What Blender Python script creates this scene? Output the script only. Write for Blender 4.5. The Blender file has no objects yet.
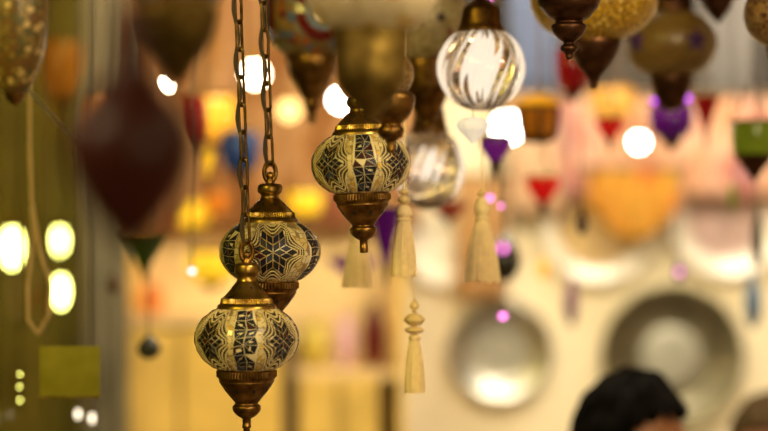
import bpy, bmesh, math, random
from mathutils import Vector, Matrix, noise
random.seed(7)
C = bpy.context.scene.collection
PI = math.pi
FW, FH = 768, 431
ZC = 2.1                       # camera height
LENS, SENS = 85.0, 36.0
KW = SENS / LENS               # frame width per metre of distance
CEIL = 3.3
D0 = 2.267                     # sharp distance

def mpp(D): return D * KW / FW            # metres per pixel at distance D
def P(px, py, D): return Vector(((px - FW/2) * mpp(D), D, ZC - (py - FH/2) * mpp(D)))

# ------------------------------------------------------------------ materials
def new_mat(name):
    m = bpy.data.materials.new(name); m.use_nodes = True
    nt = m.node_tree
    for n in list(nt.nodes): nt.nodes.remove(n)
    out = nt.nodes.new('ShaderNodeOutputMaterial')
    return m, nt, out

def N(nt, kind, **kw):
    n = nt.nodes.new(kind)
    for k, v in kw.items():
        if k in n.inputs: n.inputs[k].default_value = v
        else: setattr(n, k, v)
    return n

def ramp(nt, fac, stops, interp='LINEAR'):
    r = nt.nodes.new('ShaderNodeValToRGB'); cr = r.color_ramp; cr.interpolation = interp
    while len(cr.elements) < len(stops): cr.elements.new(0.5)
    for e, (p, c) in zip(cr.elements, stops):
        e.position = p; e.color = (*c, 1)
    nt.links.new(fac, r.inputs[0]); return r

def pbr(name, col, rough=0.5, metal=0.0, var=0.15, scale=30, emit=0.0, ecol=None, bump=0.0, trans=0.0, coat=0.0, detail=3, spec=0.5):
    """principled with a noise-driven colour variation"""
    m, nt, out = new_mat(name)
    p = N(nt, 'ShaderNodeBsdfPrincipled', Roughness=rough, Metallic=metal)
    tc = N(nt, 'ShaderNodeTexCoord')
    nz = N(nt, 'ShaderNodeTexNoise', Scale=scale, Detail=detail)
    nt.links.new(tc.outputs['Object'], nz.inputs['Vector'])
    lo = tuple(max(0, c*(1-var)) for c in col); hi = tuple(min(1, c*(1+var)) for c in col)
    r = ramp(nt, nz.outputs['Fac'], [(0.3, lo), (0.7, hi)])
    nt.links.new(r.outputs[0], p.inputs['Base Color'])
    if emit:
        p.inputs['Emission Strength'].default_value = emit
        if ecol: p.inputs['Emission Color'].default_value = (*ecol, 1)
        else: nt.links.new(r.outputs[0], p.inputs['Emission Color'])
    p.inputs['Specular IOR Level'].default_value = spec
    if trans: p.inputs['Transmission Weight'].default_value = trans
    if coat: p.inputs['Coat Weight'].default_value = coat
    if bump:
        b = N(nt, 'ShaderNodeBump', Strength=bump, Distance=0.002)
        nt.links.new(nz.outputs['Fac'], b.inputs['Height']); nt.links.new(b.outputs[0], p.inputs['Normal'])
    nt.links.new(p.outputs[0], out.inputs[0]); return m

def brass_mat(name, col, dark, rough=0.34, scale=60):
    m, nt, out = new_mat(name)
    p = N(nt, 'ShaderNodeBsdfPrincipled', Metallic=1.0)
    tc = N(nt, 'ShaderNodeTexCoord')
    nz = N(nt, 'ShaderNodeTexNoise', Scale=scale, Detail=5)
    nt.links.new(tc.outputs['Object'], nz.inputs['Vector'])
    r = ramp(nt, nz.outputs['Fac'], [(0.32, dark), (0.62, col)])
    rr = ramp(nt, nz.outputs['Fac'], [(0.3, (rough+.18,)*3), (0.7, (rough,)*3)])
    b = N(nt, 'ShaderNodeBump', Strength=0.25, Distance=0.001)
    nt.links.new(r.outputs[0], p.inputs['Base Color']); nt.links.new(rr.outputs[0], p.inputs['Roughness'])
    nt.links.new(nz.outputs['Fac'], b.inputs['Height']); nt.links.new(b.outputs[0], p.inputs['Normal'])
    nt.links.new(p.outputs[0], out.inputs[0]); return m

def mosaic_mat(name, stops, grout, cell, gw=0.08, rough=0.38, emit=0.0):
    """small glass chips set in grout: cell size in metres"""
    m, nt, out = new_mat(name)
    p = N(nt, 'ShaderNodeBsdfPrincipled', Roughness=rough)
    p.inputs['Coat Weight'].default_value = 0.12
    tc = N(nt, 'ShaderNodeTexCoord')
    v1 = N(nt, 'ShaderNodeTexVoronoi', Scale=1/cell)
    v2 = N(nt, 'ShaderNodeTexVoronoi', Scale=1/cell); v2.feature = 'DISTANCE_TO_EDGE'
    for v in (v1, v2): nt.links.new(tc.outputs['Object'], v.inputs['Vector'])
    sep = N(nt, 'ShaderNodeSeparateColor'); nt.links.new(v1.outputs['Color'], sep.inputs[0])
    r = ramp(nt, sep.outputs[0], stops, 'CONSTANT')
    e = ramp(nt, v2.outputs['Distance'], [(gw*0.6, (0, 0, 0)), (gw, (1, 1, 1))])
    mx = N(nt, 'ShaderNodeMix'); mx.data_type = 'RGBA'
    nt.links.new(e.outputs[0], mx.inputs[0]); mx.inputs[6].default_value = (*grout, 1)
    nt.links.new(r.outputs[0], mx.inputs[7])
    nt.links.new(mx.outputs[2], p.inputs['Base Color'])
    if emit:
        nt.links.new(mx.outputs[2], p.inputs['Emission Color']); p.inputs['Emission Strength'].default_value = emit
    nt.links.new(p.outputs[0], out.inputs[0]); return m

def emis(name, col, s):
    m, nt, out = new_mat(name)
    e = N(nt, 'ShaderNodeEmission', Strength=s); e.inputs[0].default_value = (*col, 1)
    nt.links.new(e.outputs[0], out.inputs[0]); return m

def glass_mat(name, col, rough=0.0, ior=1.45, tint_mix=0.0):
    m, nt, out = new_mat(name)
    g = N(nt, 'ShaderNodeBsdfGlass', Roughness=rough, IOR=ior); g.inputs['Color'].default_value = (*col, 1)
    nt.links.new(g.outputs[0], out.inputs[0]); return m

def pane_mat(name, col, refl=0.08):
    m, nt, out = new_mat(name)
    t = N(nt, 'ShaderNodeBsdfTransparent'); t.inputs[0].default_value = (*col, 1)
    g = N(nt, 'ShaderNodeBsdfGlossy', Roughness=0.03)
    mx = N(nt, 'ShaderNodeMixShader'); mx.inputs[0].default_value = refl
    nt.links.new(t.outputs[0], mx.inputs[1]); nt.links.new(g.outputs[0], mx.inputs[2]); nt.links.new(mx.outputs[0], out.inputs[0])
    return m

def cglass(name, col, emit=0.6):
    """coloured lamp glass, emission in the glass stands in for a bulb inside"""
    m, nt, out = new_mat(name)
    p = N(nt, 'ShaderNodeBsdfPrincipled', Roughness=0.12); p.inputs['Base Color'].default_value = (*col, 1)
    p.inputs['Coat Weight'].default_value = 0.5
    tc = N(nt, 'ShaderNodeTexCoord'); nz = N(nt, 'ShaderNodeTexNoise', Scale=35.0, Detail=2.0)
    nt.links.new(tc.outputs['Object'], nz.inputs['Vector'])
    r = ramp(nt, nz.outputs['Fac'], [(0.3, tuple(c*0.55 for c in col)), (0.7, col)])
    nt.links.new(r.outputs[0], p.inputs['Emission Color']); p.inputs['Emission Strength'].default_value = emit
    tr = N(nt, 'ShaderNodeBsdfTranslucent'); tr.inputs[0].default_value = (*col, 1)
    mx = N(nt, 'ShaderNodeMixShader'); mx.inputs[0].default_value = 0.35
    nt.links.new(p.outputs[0], mx.inputs[1]); nt.links.new(tr.outputs[0], mx.inputs[2]); nt.links.new(mx.outputs[0], out.inputs[0])
    return m

M = {}
M['brass'] = brass_mat('aged_brass', (0.58, 0.37, 0.085), (0.17, 0.09, 0.016), 0.26)
M['chain_metal'] = brass_mat('chain_metal', (0.20, 0.12, 0.04), (0.07, 0.04, 0.012), 0.35)
M['bronze'] = brass_mat('dark_bronze', (0.34, 0.18, 0.045), (0.08, 0.035, 0.010), 0.30)
M['olive_brass'] = brass_mat('olive_brass', (0.30, 0.20, 0.05), (0.12, 0.075, 0.015), 0.42)
M['olive_dark'] = brass_mat('dark_olive_brass', (0.15, 0.095, 0.02), (0.06, 0.035, 0.008), 0.5)
M['dark_bronze'] = brass_mat('blackened_bronze', (0.13, 0.06, 0.03), (0.05, 0.02, 0.012), 0.35)
M['hole'] = pbr('dark_opening', (0.012, 0.008, 0.005), 0.8)
M['cord'] = pbr('dark_cord', (0.05, 0.03, 0.015), 0.6)
M['cream_mosaic'] = mosaic_mat('cream_mosaic', [(0, (0.64, 0.47, 0.18)), (0.3, (0.76, 0.62, 0.33)), (0.52, (0.46, 0.27, 0.05)),
                               (0.64, (0.74, 0.62, 0.36)), (0.88, (0.28, 0.20, 0.09))], (0.30, 0.20, 0.08), 0.0075, 0.07)
M['navy'] = pbr('navy_glass', (0.009, 0.009, 0.030), 0.4, var=0.5, scale=90, coat=0.05, spec=0.35)
M['maroon'] = pbr('maroon_glass', (0.045, 0.008, 0.012), 0.4, var=0.4, scale=90, coat=0.05, spec=0.35)
M['teal'] = pbr('slate_blue_glass', (0.04, 0.055, 0.10), 0.4, var=0.4, scale=90, coat=0.05, spec=0.35)
M['gold_glass'] = pbr('gold_glass', (0.66, 0.42, 0.08), 0.15, var=0.3, scale=90, coat=0.5)
M['black_glass'] = pbr('black_glass', (0.008, 0.007, 0.012), 0.4, var=0.4, scale=90, coat=0.05, spec=0.35)
M['line_dark'] = pbr('dark_bead_line', (0.045, 0.030, 0.018), 0.6)
M['bead'] = pbr('cream_bead', (0.78, 0.62, 0.31), 0.35, var=0.1)
M['grout'] = pbr('cream_grout', (0.86, 0.72, 0.42), 0.6, var=0.1)
M['cream_globe'] = mosaic_mat('pale_cream_mosaic', [(0, (0.60, 0.49, 0.29)), (0.35, (0.66, 0.55, 0.33)), (0.7, (0.52, 0.41, 0.21)), (0.93, (0.5, 0.3, 0.05))],
                              (0.52, 0.42, 0.26), 0.011)
M['beige_globe'] = mosaic_mat('beige_mosaic', [(0, (0.42, 0.32, 0.17)), (0.35, (0.48, 0.38, 0.21)), (0.7, (0.34, 0.25, 0.11)), (0.9, (0.20, 0.05, 0.05))], (0.34, 0.26, 0.14), 0.011)
M['amber_globe'] = mosaic_mat('amber_crackle', [(0, (0.46, 0.24, 0.012)), (0.3, (0.52, 0.30, 0.02)), (0.6, (0.34, 0.18, 0.01)), (0.85, (0.56, 0.36, 0.06))],
                              (0.20, 0.10, 0.01), 0.007, 0.12, emit=0.05)
M['ochre_globe'] = mosaic_mat('ochre_mosaic', [(0, (0.22, 0.12, 0.025)), (0.4, (0.25, 0.15, 0.035)), (0.8, (0.18, 0.10, 0.02))], (0.15, 0.09, 0.02), 0.008)
M['colour_mosaic'] = mosaic_mat('many_coloured_mosaic', [(0, (0.26, 0.15, 0.035)), (0.3, (0.15, 0.095, 0.025)), (0.5, (0.34, 0.07, 0.008)), (0.62, (0.22, 0.20, 0.14)),
                               (0.8, (0.13, 0.01, 0.008)), (0.9, (0.07, 0.11, 0.19))], (0.18, 0.11, 0.03), 0.014)
M['dark_mosaic'] = mosaic_mat('dark_brown_mosaic', [(0, (0.10, 0.04, 0.015)), (0.5, (0.22, 0.12, 0.03)), (0.75, (0.06, 0.02, 0.01))], (0.30, 0.18, 0.05), 0.009, 0.1)
M['green_mosaic'] = mosaic_mat('olive_mosaic', [(0, (0.20, 0.09, 0.02)), (0.4, (0.30, 0.19, 0.04)), (0.7, (0.12, 0.11, 0.03)), (0.86, (0.70, 0.48, 0.18))], (0.10, 0.07, 0.02), 0.007, 0.1)
M['wine_glass'] = pbr('wine_red_glass', (0.020, 0.004, 0.002), 0.4, var=0.5, scale=12, spec=0.1, emit=0.06, ecol=(0.10, 0.016, 0.004))  # faint red emission put into the glass, no bulb inside
M['blue_ring'] = pbr('blue_grey_glass', (0.17, 0.23, 0.31), 0.2, var=0.2)
M['red_chip'] = pbr('dark_red_glass', (0.11, 0.004, 0.006), 0.2, var=0.3)
M['purple_chip'] = pbr('dull_purple_glass', (0.085, 0.035, 0.16), 0.2, var=0.3)
M['clear'] = glass_mat('clear_ribbed_glass', (1.0, 0.97, 0.93))
M['tassel'] = pbr('cream_silk', (0.93, 0.71, 0.37), 0.65, var=0.08, scale=120)
M['wood_bead'] = pbr('pale_wood_bead', (0.80, 0.58, 0.25), 0.45, var=0.1)
M['red'] = cglass('red_lamp_glass', (0.60, 0.005, 0.005), 1.0)
M['deepred'] = cglass('deep_red_lamp_glass', (0.30, 0.004, 0.006), 0.45)
M['purple'] = cglass('purple_lamp_glass', (0.22, 0.015, 0.30), 0.5)
M['darkpurple'] = cglass('dark_violet_lamp_glass', (0.13, 0.006, 0.22), 0.25)
M['green'] = cglass('green_lamp_glass', (0.20, 0.25, 0.012), 0.45)
M['dgreen'] = cglass('dark_green_lamp_glass', (0.03, 0.08, 0.006), 0.25)
M['orange'] = cglass('orange_lamp_glass', (0.75, 0.22, 0.01), 0.7)
M['orange_dim'] = cglass('rust_lamp_glass', (0.50, 0.16, 0.01), 0.4)
M['lid_yellow'] = cglass('yellow_lid_glass', (0.85, 0.46, 0.02), 0.35)
M['amber_dim'] = cglass('honey_lamp_glass', (0.80, 0.42, 0.08), 0.45)
M['amberglow'] = cglass('amber_lamp_glass', (0.95, 0.50, 0.04), 0.9)
M['yellow'] = cglass('yellow_lamp_glass', (0.95, 0.62, 0.03), 1.0)
M['blue'] = cglass('blue_lamp_glass', (0.02, 0.05, 0.16), 0.3)
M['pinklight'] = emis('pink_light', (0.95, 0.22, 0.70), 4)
M['violetlight'] = emis('violet_light', (0.50, 0.05, 0.85), 4)
M['bulb'] = emis('warm_bulb', (1.0, 0.86, 0.58), 22)
M['bulb_dim'] = emis('dim_warm_bulb', (1.0, 0.62, 0.20), 4)
M['bulb_yellow'] = emis('yellow_bulb', (1.0, 0.90, 0.55), 45)
M['bulb_pale'] = emis('pale_bulb', (1.0, 0.86, 0.62), 4)
M['bulb_white'] = emis('white_bulb', (1.0, 0.92, 0.80), 26)
M['inner_glow'] = emis('added_globe_glow', (1.0, 0.88, 0.72), 1.15)
M['crystal'] = pbr('glowing_crystal', (0.95, 0.90, 0.82), 0.08, trans=0.15, var=0.03, emit=0.3)  # emission stands in for light the crystal would refract
M['silver'] = pbr('hammered_silver', (0.62, 0.62, 0.58), 0.30, 1.0, var=0.25, scale=40, bump=0.5)
M['old_silver'] = pbr('tarnished_silver', (0.26, 0.24, 0.17), 0.38, 1.0, var=0.4, scale=14, bump=0.5)
M['china'] = pbr('white_china', (0.90, 0.86, 0.76), 0.2, var=0.03, coat=0.5)

# ------------------------------------------------------------------ mesh builder
class MB:
    def __init__(s): s.v, s.f, s.m, s.mats = [], [], [], []
    def mi(s, mat):
        if mat not in s.mats: s.mats.append(mat)
        return s.mats.index(mat)
    def add(s, verts, faces, mat):
        b = len(s.v); i = s.mi(mat)
        s.v += [tuple(v) for v in verts]
        for f in faces: s.f.append([b + k for k in f]); s.m.append(i)
    def lathe(s, prof, mat, seg=48, wob=None, x=0, y=0):
        """prof: [(r, z)]; wob(i_row, angle) -> radius factor"""
        vs, fs = [], []
        n = len(prof)
        for i, (r, z) in enumerate(prof):
            for k in range(seg):
                a = 2*PI*k/seg
                rr = r * (wob(i, a) if wob else 1)
                vs.append((x + rr*math.sin(a), y - rr*math.cos(a), z))
        for i in range(n-1):
            for k in range(seg):
                k2 = (k+1) % seg
                fs.append((i*seg+k, i*seg+k2, (i+1)*seg+k2, (i+1)*seg+k))
        for i in (0, n-1):
            if prof[i][0] > 1e-6: fs.append(tuple(i*seg+k for k in range(seg)))
        s.add(vs, fs, mat)
    def tube(s, pts, r, mat, seg=6, closed=False, rad=None):
        pts = [Vector(p) for p in pts]; n = len(pts); vs, fs = [], []
        ref = Vector((0.123, 0.93, 0.31)).normalized()
        for i, p in enumerate(pts):
            a = pts[(i-1) % n] if (closed or i > 0) else p
            b = pts[(i+1) % n] if (closed or i < n-1) else p
            t = (b-a).normalized()
            u = t.cross(ref)
            if u.length < 1e-4: u = t.cross(Vector((1, 0, 0)))
            u.normalize(); w = t.cross(u)
            rr = rad[i] if rad else r
            for k in range(seg):
                an = 2*PI*k/seg
                vs.append(p + (u*math.cos(an) + w*math.sin(an))*rr)
        m = n if closed else n-1
        for i in range(m):
            j = (i+1) % n
            for k in range(seg):
                k2 = (k+1) % seg
                fs.append((i*seg+k, i*seg+k2, j*seg+k2, j*seg+k))
        if not closed:
            fs.append(tuple(range(seg))); fs.append(tuple((n-1)*seg+k for k in range(seg)))
        s.add(vs, fs, mat)
    def box(s, x0, x1, y0, y1, z0, z1, mat):
        vs = [(x, y, z) for x in (x0, x1) for y in (y0, y1) for z in (z0, z1)]
        s.add(vs, [(0,1,3,2), (4,6,7,5), (0,4,5,1), (2,3,7,6), (0,2,6,4), (1,5,7,3)], mat)
    def ball(s, c, r, mat, seg=12, sz=1.0, sx=1.0):
        c = Vector(c); vs, fs = [], []; rings = max(4, seg//2)
        for i in range(rings+1):
            ph = -PI/2 + PI*i/rings
            for k in range(seg):
                a = 2*PI*k/seg
                vs.append((c.x + r*sx*math.cos(ph)*math.sin(a), c.y - r*math.cos(ph)*math.cos(a), c.z + r*sz*math.sin(ph)))
        for i in range(rings):
            for k in range(seg):
                k2 = (k+1) % seg
                fs.append((i*seg+k, i*seg+k2, (i+1)*seg+k2, (i+1)*seg+k))
        s.add(vs, fs, mat)
    def build(s, name, parent=None, smooth=True, sharp=50, loc=None):
        me = bpy.data.meshes.new(name)
        me.from_pydata(s.v, [], s.f)
        for m in s.mats: me.materials.append(m)
        me.polygons.foreach_set('material_index', s.m)
        bm = bmesh.new(); bm.from_mesh(me)
        bmesh.ops.remove_doubles(bm, verts=bm.verts, dist=1e-7)
        bmesh.ops.recalc_face_normals(bm, faces=bm.faces)
        bm.to_mesh(me); bm.free()
        if smooth:
            me.polygons.foreach_set('use_smooth', [True]*len(me.polygons))
            try: me.set_sharp_from_angle(angle=math.radians(sharp))
            except Exception: pass
        me.update()
        o = bpy.data.objects.new(name, me); C.objects.link(o)
        if parent: o.parent = parent
        if loc is not None: o.location = loc
        return o

def thing(name, label, cat, loc=(0, 0, 0), group=None, roty=0.0):
    o = bpy.data.objects.new(name, None); C.objects.link(o)
    o.empty_display_size = 0.05
    o.location = loc; o.rotation_euler = (0, roty, 0)
    o['label'] = label; o['category'] = cat
    if group: o['group'] = group
    return o
def tag(o, label, cat, group=None):
    o['label'] = label; o['category'] = cat
    if group: o['group'] = group
    return o
def struct(o): o['kind'] = 'structure'; return o

def smooth_prof(pts, n=5):
    """Catmull-Rom refine of a lathe profile"""
    out = []
    for i in range(len(pts)-1):
        p0 = pts[max(0, i-1)]; p1 = pts[i]; p2 = pts[i+1]; p3 = pts[min(len(pts)-1, i+2)]
        for k in range(n):
            t = k/n
            q = []
            for c in range(2):
                a, b, cc, d = p0[c], p1[c], p2[c], p3[c]
                q.append(0.5*((2*b)+(-a+cc)*t+(2*a-5*b+4*cc-d)*t*t+(-a+3*b-3*cc+d)*t**3))
            out.append((max(0.0, q[0]), q[1]))
    out.append(pts[-1]); return out

# ------------------------------------------------------------------ chain
def chain_mb(base, top, pitch, wid, wire, mat, cord=True, lo=False):
    """links from base up to top (local points)"""
    mb = MB(); base = Vector(base); top = Vector(top)
    L = (top-base).length; d = (top-base).normalized()
    n = max(1, int(L/pitch)); pitch = L/n
    side = d.cross(Vector((0, 1, 0))).normalized(); fwd = side.cross(d).normalized()
    a = wid/2; ns = 5 if lo else 8
    for i in range(n):
        c = base + d*(pitch*(i+0.5))
        u = (side*0.8+fwd*0.6) if i % 2 == 0 else (side*0.6-fwd*0.8)
        h = pitch/2 + wire*0.9 - a
        pts = []
        for k in range(ns+1):
            an = PI*k/ns; pts.append(c + d*(h + a*math.sin(an)) + u*(a*math.cos(an)))
        for k in range(ns+1):
            an = PI + PI*k/ns; pts.append(c + d*(-h + a*math.sin(an)) + u*(a*math.cos(an)))
        mb.tube(pts, wire, mat, seg=5 if lo else 7, closed=True)
    if cord:
        pts = []
        m = n*4
        for i in range(m+1):
            t = i/m
            pts.append(base + d*(L*t) + side*(wid*0.55*math.sin(t*n*PI)*0.5 + wid*0.35) - fwd*(wid*0.25))
        mb.tube(pts, wire*1.25, M['cord'], seg=6)
    return mb

# ------------------------------------------------------------------ mosaic globe
class Globe:
    """local pixel-unit ellipsoid of half width A, half height B; s = metres per unit"""
    def __init__(g, A, B, s, zc): g.A, g.B, g.s, g.zc = A, B, s, zc
    def pt(g, th0, a, b, off=0.0):
        b = max(-g.B*0.97, min(g.B*0.97, b))
        ph = math.asin(b/g.B); th = th0 + a/g.A
        return ((g.A+off)*math.cos(ph)*math.sin(th)*g.s, -(g.A+off)*math.cos(ph)*math.cos(th)*g.s, g.zc + (g.B+off)*math.sin(ph)*g.s)
    def tile(g, mb, th0, poly, mat, gap=0.45, h=0.7):
        n = len(poly)
        cx = sum(p[0] for p in poly)/n; cy = sum(p[1] for p in poly)/n
        ins = []
        for (x, y) in poly:
            dx, dy = x-cx, y-cy; L = math.hypot(dx, dy) or 1
            k = max(0.25, 1-gap*1.35/L); ins.append((cx+dx*k, cy+dy*k))
        top = [g.pt(th0, x, y, h) for x, y in ins]; bot = [g.pt(th0, x, y, -0.2) for x, y in ins]
        mb.add(top+bot, [tuple(range(n))] + [(i, (i+1) % n, n+(i+1) % n, n+i) for i in range(n)], mat)
    def bead(g, mb, th0, a, b, r, mat):
        vs = []; 
        for rr, hh in ((r, 0.15), (r*0.75, r*0.6+0.25)):
            for k in range(6):
                an = PI*k/3; vs.append(g.pt(th0, a+rr*math.cos(an), b+rr*math.sin(an), hh))
        vs.append(g.pt(th0, a, b, r*0.8+0.35))
        fs = [(i, (i+1) % 6, 6+(i+1) % 6, 6+i) for i in range(6)] + [(6+i, 6+(i+1) % 6, 12) for i in range(6)]
        mb.add(vs, fs, mat)

def star_motif(g, mb, th0, R, vx, rnd, bmax, rows=3, amax=99, vy=1.0, n=3):
    """six-armed star of rhombus chips with beaded outlines around it"""
    sd = R/1.732/n
    glass = [M['navy']]*6 + [M['black_glass']]*5 + [M['maroon']]*2 + [M['teal']]
    S = lambda x, y: (x*vx, y*vy)
    for k in range(6):
        a0 = math.radians(60*k-30); a1 = math.radians(60*k+30)
        e0 = (math.cos(a0)*sd, math.sin(a0)*sd); e1 = (math.cos(a1)*sd, math.sin(a1)*sd)
        for i in range(n):
            for j in range(n):
                q = [(i, j), (i+1, j), (i+1, j+1), (i, j+1)]
                poly = [S(e0[0]*u+e1[0]*w, e0[1]*u+e1[1]*w) for u, w in q]
                g.tile(mb, th0, poly, rnd.choice(glass), 0.6)
    def outline(d):
        vs = []
        for k in range(6):
            t = math.radians(60*k); w = 0.16
            rt = R + d; rn = R*0.577 + d*1.2
            vs.append((rt*math.cos(t-w*0.6)*0.97, rt*math.sin(t-w*0.6)*0.97)); vs.append((rt*math.cos(t+w*0.6)*0.97, rt*math.sin(t+w*0.6)*0.97))
            t2 = t + PI/6; vs.append((rn*math.cos(t2-0.1), rn*math.sin(t2-0.1))); vs.append((rn*math.cos(t2+0.1), rn*math.sin(t2+0.1)))
        return vs
    # cream bedding strip inside, dark strips and bead rows alternating
    d = 1.3
    for r in range(rows):
        inner, outer = outline(d-0.2), outline(d+1.75)
        m = len(inner)
        for i in range(m):
            j = (i+1) % m; st = 4
            for q in range(st):
                t0, t1 = q/st, (q+1)/st
                L = lambda p, w, t: (p[0]+(w[0]-p[0])*t, p[1]+(w[1]-p[1])*t)
                c = [L(inner[i], inner[j], t0), L(inner[i], inner[j], t1), L(outer[i], outer[j], t1), L(outer[i], outer[j], t0)]
                c = [S(*p) for p in c]
                if any(abs(p[1]) > bmax or abs(p[0]) > amax for p in c): continue
                mb.add([g.pt(th0, x, y, 0.22) for x, y in c], [(0, 1, 2, 3)], M['line_dark'])
        ring = outline(d+2.35); m = len(ring)
        acc = 0.0; step = 1.95
        for i in range(m):
            p, w = S(*ring[i]), S(*ring[(i+1) % m]); L = math.hypot(w[0]-p[0], w[1]-p[1])
            while acc < L:
                t = acc/L; a = p[0]+(w[0]-p[0])*t; b = p[1]+(w[1]-p[1])*t
                if abs(b) < bmax and abs(a) < amax: g.bead(mb, th0, a, b, 0.98, M['bead'])
                acc += step
            acc -= L
        d += 3.15

def shard_column(g, mb, th0, half, bmax, rnd, rows=7):
    glass = [M['navy']]*6 + [M['black_glass']]*5 + [M['maroon']] + [M['teal']]
    for r in range(rows*2):
        y0, y1 = -bmax + bmax*r/rows, -bmax + bmax*(r+1)/rows
        for c in range(6):
            x0, x1 = -half-1 + (2*half+2)*c/6, -half-1 + (2*half+2)*(c+1)/6
            mb.add([g.pt(th0, x, y, 0.2) for x, y in ((x0, y0), (x1, y0), (x1, y1), (x0, y1))], [(0, 1, 2, 3)], M['grout'])
    pts = []
    for r in range(rows+1):
        y = -bmax + 2*bmax*r/rows
        row = []
        for c in range(3):
            x = -half + half*c
            row.append((x + rnd.uniform(-2.4, 2.4), y + (rnd.uniform(-1.3, 1.3) if 0 < r < rows else 0)))
        pts.append(row)
    for r in range(rows):
        for c in range(2):
            a, b, d, e = pts[r][c], pts[r][c+1], pts[r+1][c+1], pts[r+1][c]
            tris = ((a, b, d), (a, d, e)) if rnd.random() < 0.5 else ((a, b, e), (b, d, e))
            for t in tris:
                if rnd.random() < 0.98: g.tile(mb, th0, list(t), rnd.choice(glass), 0.5)

def gold_squares(g, mb, th0, a0, a1, bmax, rnd):
    y = -bmax
    while y < bmax - 3:
        h = rnd.uniform(4, 6.5); x = a0
        g.tile(mb, th0, [(a0+rnd.uniform(-.6, .6), y), (a1, y+rnd.uniform(-.6, .6)), (a1+rnd.uniform(-.6, .6), min(y+h, bmax)), (a0, min(y+h, bmax))],
               rnd.choice([M['gold_glass'], M['bead'], M['bead'], M['gold_glass'], M['cream_mosaic']]), 0.5, 0.5)
        y += h

# ------------------------------------------------------------------ full mosaic lantern (sharp ones)
def diamond_holes(mb, z, r, slope, size, n, s, ph=0.0):
    for k in range(n):
        a = 2*PI*k/n + ph
        for (dx, dz) in (((0, 1), (0.75, 0), (0, -1), (-0.75, 0)),):
            pass
        q = []
        for dx, dz in ((0, 1), (0.75, 0), (0, -1), (-0.75, 0)):
            zz = z + dz*size; rr = r + slope*dz*size + 0.35
            aa = a + dx*size/r
            q.append((rr*math.sin(aa)*s, -rr*math.cos(aa)*s, zz*s))
        mb.add(q, [(0, 1, 2, 3)], M['hole'])

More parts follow.
